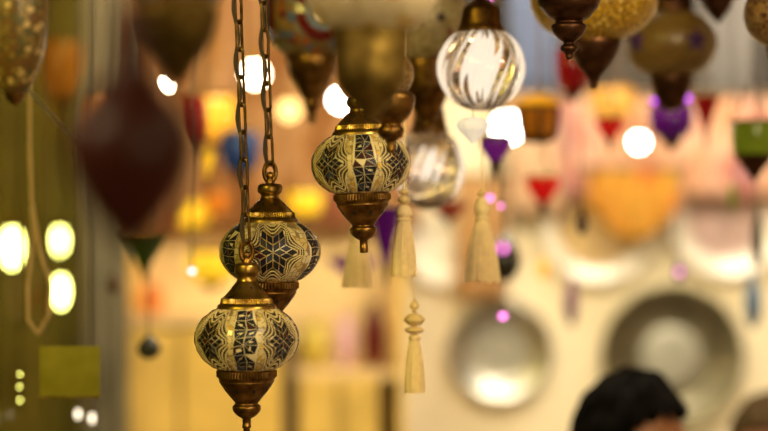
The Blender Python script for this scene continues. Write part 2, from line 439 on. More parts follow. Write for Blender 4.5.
def mosaic_lantern(label, px, py, D, A, motif, tilt=0.0, chain_top=None, seed=1, cap_shift=0.0, nstem=1.0, phase=0.0, group='mosaic lanterns in focus', chain=True, low_cap=False):
    rnd = random.Random(seed)
    s = mpp(D)*A/52.0                       # metres per profile unit (half width 52)
    zb = -86*s                              # finial tip below globe centre
    gc = P(px, py, D)
    R = Matrix.Rotation(tilt, 4, 'Y')
    base = gc - (R @ Vector((0, 0, 86*s)))
    t = thing('hanging_mosaic_lantern', label, 'lantern', base, group, tilt)
    h = 86*s                                # globe centre height in local coords
    up = lambda prof: [(r*s, z*s + h) for r, z in prof]
    # top cap: collar, neck, pierced dome, ribbed band, rolled rim
    top = [(3, 76), (8, 75.5), (11, 74), (12, 71), (12, 66), (10.5, 63.5), (9.5, 62), (9.8, 58), (12, 55), (15, 51), (19, 46), (22.5, 42.5), (24, 41)]
    if low_cap:
        top = [(3, 71), (9, 70.5), (12.2, 68.5), (13, 65), (12.4, 61.5), (10.2, 59.5), (9.6, 57), (10.5, 54.5), (14, 51.5), (18.5, 47), (22.5, 43), (24, 41)]
    prof = smooth_prof(top, 4)
    mb = MB(); mb.lathe(up(prof), M['brass'], 64)
    band = [(24, 41), (25.2, 40.5), (25.6, 38), (26.2, 35.6), (27, 35), (28.5, 34), (29.8, 32), (30, 30), (29, 28.6), (27.5, 28)]
    rib = lambda i, a: 1 + (0.018*math.cos(a*72) if 1 <= i <= 3 else 0)
    mb.lathe(up(band), M['brass'], 360, rib)
    diamond_holes_h(mb, 49.0 if low_cap else 51.5, 16.4 if low_cap else 14.6, -0.9, 2.0, 8, s, h)
    mb.build('top_cap', t, sharp=40)
    # globe
    g = Globe(52, 37, s, h)
    mb = MB()
    pr = []
    for i in range(41):
        ph = -1.0 + 2.0*i/40
        pr.append((52*math.cos(ph)*s, 37*math.sin(ph)*s + h))
    mb.lathe(pr, M['cream_mosaic'], 96)
    bm_ = 29.0
    if motif == 4:
        for k in range(4):
            th = phase + k*PI/2
            shard_column(g, mb, th, 11.5, bm_, rnd)
            gold_squares(g, mb, th, -18.5, -13.2, bm_, rnd); gold_squares(g, mb, th, 13.2, 18.5, bm_, rnd)
            star_motif(g, mb, th + PI/4, 18.5, 1.0, rnd, bm_, 3, 26, 1.22, 2)
    else:
        for k in range(3):
            th = phase + k*2*PI/3
            g.tile(mb, th, [(27*0.8*math.cos(k2*PI/6)*(1.25 if k2 % 2 == 0 else 0.78), 27*0.8*math.sin(k2*PI/6)*(1.25 if k2 % 2 == 0 else 0.78)) for k2 in range(12)], M['grout'], 0.0, 0.12)
            star_motif(g, mb, th, 27.0, 1.0, rnd, bm_, 3, 44, 0.97, 2)
            shard_column(g, mb, th + PI/3, 10, bm_, rnd, 7)
    mb.build('mosaic_globe', t, sharp=35)
    # bottom cap
    mb = MB()
    rim = [(26, -27.5), (28, -28.5), (29.2, -30), (29.2, -31.2), (29.6, -32), (29.6, -38), (29.2, -39), (28.2, -39.8), (27.4, -41.5), (27.6, -43), (26.8, -44)]
    ribb = lambda i, a: 1 + (0.016*math.cos(a*60) if 5 <= i <= 6 else 0)
    rim = [(26, -27.5), (28, -28.5), (29.2, -30), (29.2, -31.0), (29.0, -31.6), (29.8, -32), (29.8, -38), (29.0, -38.6), (28.2, -39.8), (27.4, -41.5), (27.6, -43), (26.8, -44)]
    mb.lathe(up(rim), M['bronze'], 360, ribb)
    body = smooth_prof([(26.8, -44), (24.4, -48), (20.4, -53.5), (16.2, -58.5), (13.2, -62.2), (11.6, -64), (12.0, -65.5), (13.8, -67.2), (14.2, -69.5), (13.2, -73), (9.5, -77), (5.5, -79.5)], 4)
    mb.lathe(up(body), M['bronze'], 64)
    diamond_holes_h(mb, -51.5, 21.9, 0.72, 2.7, 8, s, h, PI/8*0)
    mb.build('bottom_cap', t, sharp=40)
    mb = MB()
    mb.lathe(up([(5.5, -79.2), (4.2, -80.5), (4.2, -86), (4.6, -87), (4.6, -89), (3.4, -90) if nstem == 1 else (4.5, -90), (3.2, -112*nstem) if nstem == 1 else (4.3, -93), (1.2, -113*nstem) if nstem == 1 else (3, -93.5)]), M['bronze'], 24)
    mb.build('finial_stem', t)
    # ornamental hook above the cap: a pierced oval
    mb = MB(); dz = -4.5 if low_cap else 0
    pts = []
    for k in range(24):
        a = 2*PI*k/24; pts.append((6.2*math.cos(a)*s, 0, (87+dz+10.5*math.sin(a))*s + h))
    mb.tube(pts, 2.1*s, M['bronze'], 8, True)
    mb.ball((0, 0, (83+dz)*s+h), 4.0*s, M['bronze'], 10, 1.2)
    mb.tube([(4.2*math.cos(2*PI*k/14)*s, 0.8*s*math.cos(4*PI*k/14), (88+dz+6*math.sin(2*PI*k/14))*s+h) for k in range(14)], 1.0*s, M['brass'], 6, True)
    mb.lathe(up([(4.5, 74.5+dz), (5, 77+dz), (3.6, 79+dz), (3.4, 80+dz)]), M['bronze'], 16)
    mb.build('hook', t)
    if chain:
        b = Vector((0, 0, (96+dz)*s + h))
        Ri = R.to_3x3().inverted()
        tw = P(*chain_top, D) if chain_top else None
        wb = base + R.to_3x3() @ b
        if tw is None: tw = Vector((wb.x, wb.y, CEIL))
        else:
            d = (tw - wb); tw = wb + d*((CEIL-0.002-wb.z)/d.z)
        lt = Ri @ (tw - base)
        chain_mb(b, lt, 0.034, 0.0098, 0.0019, M['chain_metal']).build('chain', t)
    return t

def diamond_holes_h(mb, z, r, slope, size, n, s, h, ph=0.0):
    for k in range(n):
        a = 2*PI*(k+0.5)/n + ph
        q = []
        for dx, dz in ((0, 1), (0.75, 0), (0, -1), (-0.75, 0)):
            zz = z + dz*size; rr = r + slope*dz*size + 0.45
            aa = a + dx*size/r
            q.append((rr*math.sin(aa)*s, -rr*math.cos(aa)*s, zz*s + h))
        mb.add(q, [(0, 1, 2, 3)], M['hole'])

mosaic_lantern('brass lantern whose mosaic globe faces us with navy shards, lowest of the sharp three', 246.7, 338.5, 2.25, 52, 4,
               chain_top=(238, 0), seed=21, phase=math.radians(3))
mosaic_lantern('brass lantern with a blue and maroon star on its globe, hanging just behind another lantern', 270, 251.5, 2.325, 50, 3,
               chain_top=(263.5, 0), seed=12, phase=math.radians(7), low_cap=True)
mosaic_lantern('brass lantern with navy shard mosaic hanging alone with the clear ribbed globe behind it', 361, 164, D0, 49.5, 4,
               tilt=-0.035, seed=9, nstem=0.8, phase=math.radians(5), low_cap=True)

# ------------------------------------------------------------------ generic lantern for the soft ones
def soft_lantern(label, px, py, D, A, B, gmat, capmat, top=None, bot=None, extra=None, name='hanging_mosaic_lantern', group=None, cutb=0.8, tip=None, seg=64):
    """globe centre at pixel, A,B half sizes in px; top and bot: profiles in px relative to the centre (up positive)"""
    s = mpp(D); gc = P(px, py, D)
    zlow = min(z for r, z in bot)
    base = gc + Vector((0, 0, zlow*s)); h = -zlow*s
    t = thing(name, label, 'lantern', base, group)
    up = lambda prof: [(r*s, z*s + h) for r, z in prof]
    mb = MB(); pr = []
    for i in range(33):
        ph = -1.25 + 2.5*i/32
        pr.append((A*math.cos(ph)*s, B*math.sin(ph)*s + h))
    mb.lathe(pr, gmat, seg)
    g = Globe(A, B, s, h)
    if extra: extra(g, mb)
    mb.build('glass_globe', t)
    if top:
        mb = MB(); mb.lathe(up(smooth_prof(top, 3)), capmat, seg); mb.build('top_cap', t)
        ztop = max(z for r, z in top)
    else: ztop = B
    mb = MB(); mb.lathe(up(smooth_prof(bot, 3)), capmat, seg); mb.build('bottom_cap', t)
    zt = ztop*s + h
    L = CEIL - 0.002 - (base.z + zt)
    if L > 0.03:
        chain_mb((0, 0, zt), (0, 0, zt+L), 0.034, 0.011, 0.0016, M['chain_metal'], True, True).build('chain', t)
    return t

def rings(g, mb, th, spec):
    """concentric rosette of chips: spec [(r0, r1, mat, n)]"""
    for r0, r1, mat, n in spec:
        for k in range(n):
            a0, a1 = 2*PI*k/n, 2*PI*(k+1)/n
            g.tile(mb, th, [(r0*math.cos(a0), r0*math.sin(a0)), (r1*math.cos(a0), r1*math.sin(a0)), (r1*math.cos(a1), r1*math.sin(a1)), (r0*math.cos(a1), r0*math.sin(a1))], mat, 0.3, 0.6)

# A: big cream lantern close to the lens, over the third sharp lantern
def exA(g, mb):
    rnd = random.Random(5)
    for k in range(5):
        th = -0.35 + k*2*PI/5
        rings(g, mb, th, [(0, 5, M['gold_glass'], 5)])
soft_lantern('big cream globe lantern with a wide olive brass cup, above the lone navy shard lantern', 371, -16, 1.80, 70, 56, M['cream_globe'], M['olive_brass'],
             top=[(40, 40), (42, 48), (30, 60), (15, 85), (12, 95), (4, 100)],
             bot=[(38, -42), (39, -46), (38, -54), (37, -74), (36, -92), (31, -106), (22, -116), (14, -124), (10, -130), (6, -134), (0, -136)], extra=exA)
soft_lantern('narrow bronze lantern, its pierced cone and nub showing under the big cream globe', 391, 74, 2.12, 23, 24, M['dark_mosaic'], M['bronze'],
             top=[(14, 18), (14, 24), (6, 30), (4, 31)],
             bot=[(20, -18), (24, -22), (24, -28), (22, -36), (17, -44), (11, -49), (10, -51), (12.5, -54), (13, -58), (11, -63), (5, -67), (4.2, -70), (4.2, -78), (0, -79)])
def exC(g, mb):
    for k in range(4):
        rings(g, mb, 0.25 + k*PI/2, [(0, 9, M['gold_glass'], 6), (9, 17, M['blue_ring'], 14), (17, 27, M['red_chip'], 18)])
soft_lantern('lantern of mixed red, blue and amber mosaic beside the big cream globe', 312, 18, 2.85, 50, 44, M['colour_mosaic'], M['bronze'],
             top=[(24, 36), (26, 42), (14, 60), (8, 70), (4, 72)],
             bot=[(25, -36), (27, -42), (25, -52), (18, -66), (11, -78), (8, -82), (9, -87), (5, -92), (4, -104), (0, -105)], extra=exC)
def exB(g, mb):
    for k in range(5):
        rings(g, mb, 0.3 + k*2*PI/5, [(0, 5, M['maroon'], 5)])
soft_lantern('smaller cream mosaic lantern between the big cream globe and the clear globe', 427, 22, 2.75, 43, 46, M['beige_globe'], M['bronze'],
             top=[(20, 40), (22, 46), (12, 60), (4, 66)],
             bot=[(24, -36), (25, -42), (24, -52), (22, -68), (16, -84), (11, -94), (7, -98), (9, -103), (5, -108), (0, -110)], extra=exB)
# dark finial in front of the amber globe
soft_lantern('blackened bronze lantern whose stepped finial hangs before the amber globe', 569, -52, 2.3, 52, 40, M['dark_mosaic'], M['dark_bronze'],
             top=[(26, 34), (26, 40), (12, 58), (4, 62)],
             bot=[(31, -36), (32, -46), (30, -58), (25, -64), (20, -70), (14.5, -73), (14, -75), (17, -77), (17.5, -80), (15, -86), (9, -92), (6, -94), (5.5, -96), (8.5, -99), (8.5, -102), (4, -106), (3.5, -110), (0, -112)])
soft_lantern('amber crackle glass lantern with a plain bronze cone under it', 594, 0, 2.6, 64, 44, M['amber_globe'], M['dark_bronze'],
             top=[(30, 36), (30, 42), (14, 60), (4, 64)],
             bot=[(26, -38), (27, -42), (24, -52), (17, -64), (9, -74), (5, -80), (3.5, -88), (0, -90)])
def exStar(g, mb):
    for th in (0.42, -1.0, 2.0, 3.6):
        R = 14
        for k in range(5):
            a = PI/2 + 2*PI*k/5
            q = [(0, 0), (R*0.45*math.cos(a-PI/5), R*0.45*math.sin(a-PI/5)), (R*math.cos(a), R*math.sin(a)), (R*0.45*math.cos(a+PI/5), R*0.45*math.sin(a+PI/5))]
            g.tile(mb, th, q, M['purple_chip'], 0.1)
soft_lantern('dull ochre lantern with purple stars on its globe', 671, 44, 3.0, 46, 36, M['ochre_globe'], M['dark_bronze'],
             top=[(20, 28), (21, 34), (20, 44), (8, 56), (4, 60)],
             bot=[(21, -28), (22, -32), (21, -40), (17, -50), (13, -60), (8, -66), (0, -68)], extra=exStar)
soft_lantern('dark brown speckled lantern, its globe cut by the edge of the picture', 784, 14, 2.55, 40, 36, M['dark_mosaic'], M['dark_bronze'],
             top=[(18, 30), (18, 36), (8, 50), (4, 54)],
             bot=[(18, -31), (18, -36), (14, -48), (7, -58), (0, -64)])
soft_lantern('dark red lantern seen only as a pointed tip between ochre and brown globes', 718, -38, 3.0, 34, 26, M['dark_mosaic'], M['dark_bronze'],
             top=[(16, 20), (16, 26), (6, 38), (4, 40)],
             bot=[(20, -22), (19, -30), (15, -42), (9, -52), (4, -58), (0, -62)])
# left: very near dark lantern, and the brass-cupped one
soft_lantern('olive brass lantern with a broad cup, above the flame-like light', 178, -22, 1.6, 50, 42, M['colour_mosaic'], M['olive_dark'],
             top=[(30, 34), (30, 40), (14, 60), (4, 64)],
             bot=[(39, -30), (40, -38), (38, -48), (34, -62), (26, -74), (17, -86), (10, -96), (5, -103), (0, -106)])
def wine(label, px, py, D):
    s = mpp(D); base = P(px, py+150, D)
    t = thing('hanging_glass_lamp', label, 'lamp', base)
    prof = smooth_prof([(0, 0), (10, 12), (30, 42), (44, 76), (49, 104), (45, 132), (31, 158), (20, 178), (14, 200), (13, 225), (10, 240), (5, 250)], 3)
    mb = MB(); mb.lathe([(r*s*1.36, z*s) for r, z in prof], M['wine_glass'], 48); mb.build('glass_cup', t)
    zt = 250*s
    chain_mb((0, 0, zt), (0, 0, CEIL-0.002-base.z), 0.034, 0.011, 0.0016, M['bronze'], True, True).build('chain', t)
wine('large very blurred wine-red glass lamp tapering to a point near the window', 130, 104, 1.12)
soft_lantern('olive flecked mosaic lantern hanging by the window post, cut by the picture edge', 15, 6, 2.0, 33, 92, M['green_mosaic'], M['bronze'],
             top=[(14, 80), (14, 92), (4, 110)],
             bot=[(10, -84), (10, -90), (5, -97), (0, -100)])

# ------------------------------------------------------------------ clear ribbed globes
def ribbed_globe(label, px, py, D, A, B, ncap, drop=None, nr=20):
    s = mpp(D); gc = P(px, py, D)
    zlow = -B; base = gc + Vector((0, 0, zlow*s)); h = -zlow*s
    t = thing('hanging_glass_globe', label, 'lantern', base, 'clear ribbed globes')
    mb = MB()
    outp, inp = [], []
    for i in range(41):
        ph = -PI/2 + (PI*0.5+1.02)*i/40
        outp.append((max(0.2, A*math.cos(ph))*s, B*math.sin(ph)*s + h))
        inp.append((max(0.2, (A-3.5)*math.cos(ph))*s, (B-3.5)*math.sin(ph)*s + h))
    wob = lambda i, a: 1 + 0.085*math.cos(nr*(a + 0.25*math.sin(i*0.12)))
    mb.lathe(outp, M['clear'], 208, wob)
    mb.lathe(list(reversed(inp)), M['clear'], 104)
    o = mb.build('glass_globe', t, sharp=180)
    mb = MB()
    zc = B*math.sin(1.02); rc = A*math.cos(1.02)
    up = lambda prof: [(r*s, z*s+h) for r, z in prof]
    mb.lathe(up(smooth_prof([(rc+1, zc-2), (rc+2, zc+2), (rc, zc+6), (rc*0.9, zc+16), (rc*0.8, zc+24), (6, zc+32), (3, zc+36)], 3)), M['bronze'], 40)
    mb.build('top_cap', t)
    mb = MB()
    mb.ball((0, 0, h+2*s), A*(0.36 if A > 36 else 0.28)*s, M['inner_glow'], 20, 1.35)  # glowing ball added to brighten the ribs, not a visible bulb
    mb.tube([(0, 0, h+18*s), (0, 0, h+zc*s)], 4*s, M['bronze'], 8)
    mb.build('bulb', t)
    zt = (zc+35)*s + h
    if CEIL-base.z-zt > 0.03:
        chain_mb((0, 0, zt), (0, 0, CEIL-0.002-base.z), 0.034, 0.011, 0.0016, M['bronze'], True, True).build('chain', t)
    return t
ribbed_globe('clear ribbed glass globe with a bronze neck and a heart-shaped crystal under it', 481, 68, 2.55, 41, 43, 1)
ribbed_globe('clear ribbed glass globe behind the lone navy shard lantern', 429, 168, 2.85, 33, 42, 1)

def crystal_drop(label, px, py, D, hw, hh, ptop):
    s = mpp(D); base = P(px, py+hh, D)
    t = thing('hanging_crystal_drop', label, 'ornament', base)
    mb = MB()
    prof = [(0.3, 0), (hw*0.45, hh*0.55), (hw*0.9, hh*1.1), (hw, hh*1.45), (hw*0.85, hh*1.75), (hw*0.4, hh*1.95), (0.3, hh*2)]
    mb.lathe([(r*s, z*s) for r, z in prof], M['crystal'], 12); mb.build('crystal', t, smooth=False)
    mb = MB(); mb.tube([(0, 0, hh*2*s), (0, 0, hh*2*s+(py-hh-ptop)*s)], 0.0008, M['cord'], 5); mb.build('string', t)
    return t
crystal_drop('clear crystal heart drop hung below the upper ribbed globe', 473, 131, 2.50, 17, 14, 110)

# ------------------------------------------------------------------ tassels
def tassel(label, px, ytop, ybot, D, hw0, hw1, knot, beads=None, lean=0.0, strtop=None, name='hanging_silk_tassel', via=None):
    s = mpp(D); base = P(px, ybot, D); H = (ybot-ytop)*s
    t = thing(name, label, 'tassel', base, 'cream tassels', lean)
    rnd = random.Random(px)
    mb = MB(); nst = 54
    hk = knot*s                                   # height of the neck knot
    # core
    mb.lathe([(hw1*0.80*s, 2*s), (hw1*0.82*s, 0.1*H), (hw0*1.25*s, (H-hk)*0.62), (hw0*0.9*s, H-hk)], M['tassel'], 40)
    for k in range(nst):                          # individual strands
        a = 2*PI*k/nst + rnd.uniform(-.04, .04); e = rnd.uniform(0.88, 1.04); dz = rnd.uniform(0, 3.0)*s
        pts, rad = [], []
        for i in range(8):
            u = i/7
            r = (hw0*0.85 + (hw1*e - hw0*0.85)*(u**0.85) + 1.2*math.sin(u*PI))*s
            pts.append((r*math.sin(a+0.05*math.sin(u*5+k)), -r*math.cos(a+0.05*math.sin(u*5+k)), (H-hk)*(1-u) + dz*u)); rad.append(0.9*s*(1+0.45*u))
        mb.tube(pts, s, M['tassel'], 5, False, rad)
    for k in range(5):                             # a few stray threads at the hem
        a = rnd.uniform(-1.4, 1.4)
        mb.tube([(hw1*0.8*s*math.sin(a), -hw1*0.8*s*math.cos(a), 9*s), (hw1*1.05*s*math.sin(a), -hw1*s*math.cos(a), 3*s), (hw1*1.18*s*math.sin(a), -hw1*1.05*s*math.cos(a), 1*s)], 0.4*s, M['tassel'], 4)
    mb.build('skirt', t)
    mb = MB()
    hd = [(hw0*0.95*s, H-hk-1*s), (hw0*1.12*s, H-hk+1*s), (hw0*1.12*s, H-hk+2.5*s), (hw0*0.9*s, H-hk+3.5*s), (hw0*1.2*s, H-hk*0.62), (hw0*1.15*s, H-hk*0.4), (hw0*0.75*s, H-hk*0.12), (0.8*s, H)]
    mb.lathe(smooth_prof(hd, 3), M['tassel'], 60, lambda i, a: 1+0.03*math.cos(a*20))
    mb.build('head', t)
    z = H
    for (bh, bw) in (beads or []):
        mb = MB()
        if bw > bh*0.62:
            mb.lathe(smooth_prof([(1*s, z), (bw*0.6*s, z+bh*0.08*s), (bw*0.98*s, z+bh*0.38*s), (bw*s, z+bh*0.55*s), (bw*0.62*s, z+bh*0.85*s), (1*s, z+bh*s)], 4), M['wood_bead'], 28, lambda i, a: 1+0.05*math.cos(a*8))
        else:
            mb.ball((0, 0, z+bh*s/2), bh*s/2, M['wood_bead'], 16, 1.0, bw*2/bh)
        mb.build('bead', t); z += bh*s
    if strtop is not None:
        zt = z + max(4, (ybot - strtop))*s - (z)
        Ri = Matrix.Rotation(lean, 3, 'Y').inverted()
        target = P(via[0] if via else px, strtop, D)
        mid = [P(via[0], via[1], D)-base] if via else []
        mb = MB(); mb.tube([(0, 0, z-1*s)] + mid + [Ri @ (target-base)], 0.0009, M['tassel'], 5); mb.build('string', t)
    return t
CEILPX = lambda D: FH/2 - (CEIL-0.003-ZC)/mpp(D)
tassel('plain cream silk tassel hanging behind the lone navy shard lantern', 357, 222, 288, 2.62, 6, 14.5, 20, strtop=CEILPX(2.62))
tassel('slim cream silk tassel with carved knot, in front of the lower ribbed globe', 404, 204, 277, 2.42, 6.5, 12, 17, beads=[(9, 6), (6, 5)], lean=0.0, strtop=CEILPX(2.42))
tassel('wide flared cream silk tassel beside the dark oval pendant', 482, 196, 283, 2.55, 6.5, 17.5, 24, beads=[(5, 5)], strtop=113)
tassel('narrow cream tassel under three pale wooden beads, lowest of the tassels', 414.5, 334, 393, 2.45, 5.0, 9.0, 6, beads=[(8, 9), (13, 9.5), (3, 3), (9, 4.6), (2, 2)], strtop=CEILPX(2.45), via=(405, 192))

# ------------------------------------------------------------------ small coloured lamps
def cup_lamp(label, px, py, D, hw, hh, gmat, rimmat=None, tipmat=None, tip=0.55, shape='tulip', group=None, name='hanging_glass_lamp', chain='cord', category='lamp', off=(0, 0)):
    """(px, py) is the rim centre; glass hh px deep, tapering to a tip hh*tip longer"""
    s = mpp(D); H = hh*(1+tip); base = P(px, py+H, D)
    t = thing(name, label, category, base, group)
    if shape == 'tulip': pr = [(0.32, 0), (0.62, 0.25), (0.92, 0.55), (1.0, 0.8), (0.96, 1.0)]
    elif shape == 'cone': pr = [(0.18, 0), (0.42, 0.3), (0.72, 0.65), (1.0, 1.0)]
    elif shape == 'pot': pr = [(0.5, 0), (0.82, 0.15), (0.98, 0.5), (0.95, 0.85), (0.85, 1.0)]
    elif shape == 'cup': pr = [(0.88, 0), (0.96, 0.3), (1.0, 0.7), (0.98, 1.0)]
    else: pr = [(0.3, 0), (0.75, 0.2), (1.0, 0.5), (0.8, 0.8), (0.3, 1.0)]
    zb = hh*tip*s
    mb = MB(); mb.lathe(smooth_prof([(r*hw*s, zb + z*hh*s) for r, z in pr], 4), gmat, 32); mb.build('glass_cup', t)
    tm = tipmat or M['dark_bronze']
    mb = MB(); r0 = pr[0][0]*hw
    mb.lathe(smooth_prof([(0, 0), (r0*0.14*s, zb*0.12), (r0*0.3*s, zb*0.3), (r0*0.62*s, zb*0.58), (r0*0.95*s, zb*0.92), (r0*1.08*s, zb*1.02), (r0*0.8*s, zb*1.06)], 3), tm, 24); mb.build('finial', t)
    rm = rimmat or M['bronze']; rt = pr[-1][0]*hw
    mb = MB(); zt = zb + hh*s
    mb.lathe([(rt*0.9*s, zt-0.6*s), (rt*1.07*s, zt-1.5*s), (rt*1.1*s, zt), (rt*1.03*s, zt+1.6*s), (rt*0.5*s, zt+2.6*s), (0.5*s, zt+3*s)], rm, 32); mb.build('rim', t)
    apex = zt + hw*2.2*s
    mb = MB()
    for k in range(3):
        a = 2*PI*k/3 + 0.5; mb.tube([(rt*0.95*s*math.sin(a), -rt*0.95*s*math.cos(a), zt), (0, 0, apex)], 0.0012, rm, 5)
    mb.tube([(0, 0, apex-0.002), (0, 0, CEIL-0.002-base.z)], 0.0014, rm, 5)
    mb.build('chain', t)
    return t
cup_lamp('small violet glass lamp tapering to a point, beside the crystal heart', 495.5, 138, 2.95, 15.5, 24, M['purple'], tip=1.0, shape='tulip')
cup_lamp('purple cone lamp half hidden by the lone navy shard lantern', 386, 206, 3.3, 17, 60, M['darkpurple'], shape='cone', tip=0.4)
cup_lamp('red glass lamp under the amber crackle globe', 573, 48, 3.4, 18, 42, M['deepred'], shape='pot', tip=0.35)
cup_lamp('bright red cone lamp beside the round white bulb', 610, 119, 3.5, 13.5, 20, M['red'], shape='tulip', tip=0.75)
cup_lamp('red tulip lamp hanging below the orange lantern', 543, 177, 3.75, 17, 26, M['red'], shape='tulip', tip=0.6)
cup_lamp('deep red cone lamp close to the violet pot lamp', 706, 96, 3.5, 14, 34, M['deepred'], shape='cone', tip=0.7)
cup_lamp('deep violet pot lamp below the purple-starred globe', 671, 104, 3.7, 23, 34, M['darkpurple'], shape='pot', tip=0.45)
cup_lamp('moss green glass lamp with a long black tip, cut by the edge of the picture', 754, 122, 3.2, 23, 33, M['green'], shape='cup', tip=0.85, rimmat=M['dark_bronze'])
cup_lamp('dark green cone lamp seen past the window pane', 144, 232, 3.6, 23, 38, M['dgreen'], shape='cone', tip=0.4)
cup_lamp('cobalt blue lamp behind the two hanging chains', 240, 132, 4.2, 21, 40, M['blue'], shape='pot', tip=0.3)
cup_lamp('amber glowing lamp beside the wine-red glass lamp', 212, 96, 4.4, 26, 46, M['amberglow'], shape='pot', tip=0.3)
cup_lamp('dark red pot lamp wedged between the wine-red lamp and the amber glowing lamp', 192, 96, 3.6, 13, 46, M['deepred'], shape='pot', tip=0.3)
cup_lamp('slim yellow lamp below the amber glowing lamp', 206, 150, 4.0, 9, 26, M['yellow'], shape='cone', tip=0.4)
cup_lamp('small orange lamp beside the two hanging chains, under the golden lamps', 216, 192, 4.85, 12, 24, M['orange'], shape='tulip', tip=0.5)
cup_lamp('round yellow lamp behind the starred lantern', 305, 190, 4.6, 18, 26, M['yellow'], shape='pot', tip=0.4)
cup_lamp('round yellow lamp shining behind the left side of the starred lantern', 212, 250, 4.5, 26, 32, M['yellow'], shape='pot', tip=0.3)
cup_lamp('golden lamp hanging beside the small orange lamp near the chains', 193, 200, 4.9, 17, 28, M['yellow'], shape='pot', tip=0.4)
cup_lamp('dark red lamp half behind the ribbed globes', 449, 202, 4.0, 18, 16, M['deepred'], shape='tulip', tip=0.5)
cup_lamp('violet lamp low behind the plain tassel and the starred lantern', 352, 258, 4.2, 24, 16, M['purple'], shape='tulip', tip=0.4)
cup_lamp('amber lamp glowing between red lamp and round white bulb', 612, 88, 4.8, 24, 34, M['amber_dim'], shape='pot', tip=0.3)

# orange hexagonal lantern with a yellow lid
def hex_lantern(label, px, py, D, hw, hh):
    s = mpp(D); base = P(px, py+hh, D)
    t = thing('hanging_hexagonal_lantern', label, 'lantern', base)
    H = 2*hh*s
    mb = MB(); mb.lathe([(hw*0.7*s, 4*s), (hw*0.9*s, H*0.35), (hw*0.95*s, H*0.72)], M['orange_dim'], 6); mb.build('glass_panes', t, smooth=False)
    mb = MB()
    mb.lathe([(0, 0), (hw*0.6*s, 0), (hw*0.78*s, 2*s), (hw*0.78*s, 7*s), (hw*0.6*s, 9*s)], M['dark_bronze'], 6)
    for k in range(6):
        a = 2*PI*k/6; mb.tube([(hw*0.74*s*math.sin(a), -hw*0.74*s*math.cos(a), 4*s), (hw*0.94*s*math.sin(a), -hw*0.94*s*math.cos(a), H*0.35), (hw*s*math.sin(a), -hw*s*math.cos(a), H*0.74)], 2.4*s, M['dark_bronze'], 6)
    mb.lathe([(hw*0.9*s, H*0.70), (hw*1.04*s, H*0.70), (hw*1.04*s, H*0.76), (hw*0.9*s, H*0.76)], M['dark_bronze'], 6)
    mb.build('frame', t, smooth=False)
    mb = MB(); mb.lathe([(hw*1.06*s, H*0.765), (hw*1.06*s, H*0.84), (hw*0.8*s, H*0.93), (hw*0.25*s, H*1.0), (0, H*1.01)], M['lid_yellow'], 6); mb.build('lid', t, smooth=False)
    mb = MB(); mb.tube([(0, 0, H*1.005), (0, 0, CEIL-0.002-base.z)], 0.0014, M['bronze'], 5); mb.build('chain', t)
hex_lantern('six-sided orange lantern with dark ribs and a yellow lid', 538, 119, 3.4, 22, 24)

# pendants, drops and little lights
def pendant(label, px, py, D, hw, hh, mat, cat='pendant', name='hanging_pendant', glint=None, group=None):
    s = mpp(D); base = P(px, py+hh, D)
    t = thing(name, label, cat, base, group)
    mb = MB(); mb.lathe(smooth_prof([(0, 0), (hw*0.7*s, hh*0.3*s), (hw*s, hh*0.85*s), (hw*0.75*s, hh*1.4*s), (hw*0.3*s, hh*1.8*s), (0.4*s, hh*2*s)], 4), mat, 24); mb.build('drop', t)
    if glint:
        mb = MB(); mb.ball((glint[0]*s, -hw*0.9*s, hh*s+glint[1]*s), glint[2]*s, M['pinklight'], 10); mb.build('light', t)  # glowing ball set on the drop as its highlight
    mb = MB(); mb.tube([(0, 0, hh*2*s-0.001), (0, 0, CEIL-0.002-base.z)], 0.0012, M['cord'], 5); mb.build('string', t)
M['jet'] = pbr('jet_black_glass', (0.02, 0.02, 0.012), 0.15, coat=0.5)
M['brown_drop'] = pbr('brown_glass', (0.10, 0.045, 0.02), 0.15, coat=0.5)
pendant('jet black oval pendant with a glowing pink highlight, beside the wide tassel', 505, 257, 3.6, 16, 26, M['jet'], glint=(-3, 9, 4))
pendant('brown teardrop pendant in front of the white plate with orange centre', 582, 222, 3.3, 6, 14, M['brown_drop'])
pendant('amber bead pendant above the gap between the dishes', 543, 268, 4.2, 5, 12, M['amberglow'])
pendant('dark plum pendant hanging between the two round metal dishes', 571, 300, 4.4, 7, 28, pbr('plum_glass', (0.16, 0.06, 0.14), 0.3))
pendant('violet bead pendant above the large tarnished dish', 679, 272, 3.9, 5, 9, M['darkpurple'], glint=(0, 0, 2.4))
pendant('slate blue pendant at the picture edge above the second head', 753, 300, 4.2, 9, 30, pbr('slate_glass', (0.10, 0.16, 0.26), 0.3))
pendant('thin olive pendant over the purple tulip plate', 733, 196, 3.6, 4, 16, M['green'])
pendant('dark thin pendant under the moss green lamp', 757, 235, 3.4, 5, 34, M['jet'])
pendant('round black pendant in front of the gold cupboard', 149, 347, 3.1, 12, 13, M['jet'])
pendant('small brown pendant near the window pane, above the leafy glass', 114, 283, 3.4, 6, 12, M['brown_drop'])
def fairy(label, px, py, D, r, mat):
    s = mpp(D); base = P(px, py+r, D)
    t = thing('fairy_light', label, 'light', base, 'little pink and violet lights')
    mb = MB(); mb.ball((0, 0, r*s), r*s, mat, 12); mb.build('bulb', t)
    mb = MB(); mb.lathe([(r*0.5*s, r*1.8*s), (r*0.6*s, r*2.6*s), (0.2*s, r*3*s)], M['cord'], 8)
    mb.tube([(0, 0, r*2.9*s), (0, 0, CEIL-0.002-base.z)], 0.001, M['cord'], 4); mb.build('cord', t)
fairy('small pink light right of the wide tassel head, upper of two', 490, 198, 3.05, 2.9, M['pinklight'])
fairy('tiny pink light just below another beside the wide tassel head', 501, 206, 3.05, 2.1, M['pinklight'])
fairy('pink light glowing in front of the silver dish', 503, 316, 3.05, 3.5, M['pinklight'])
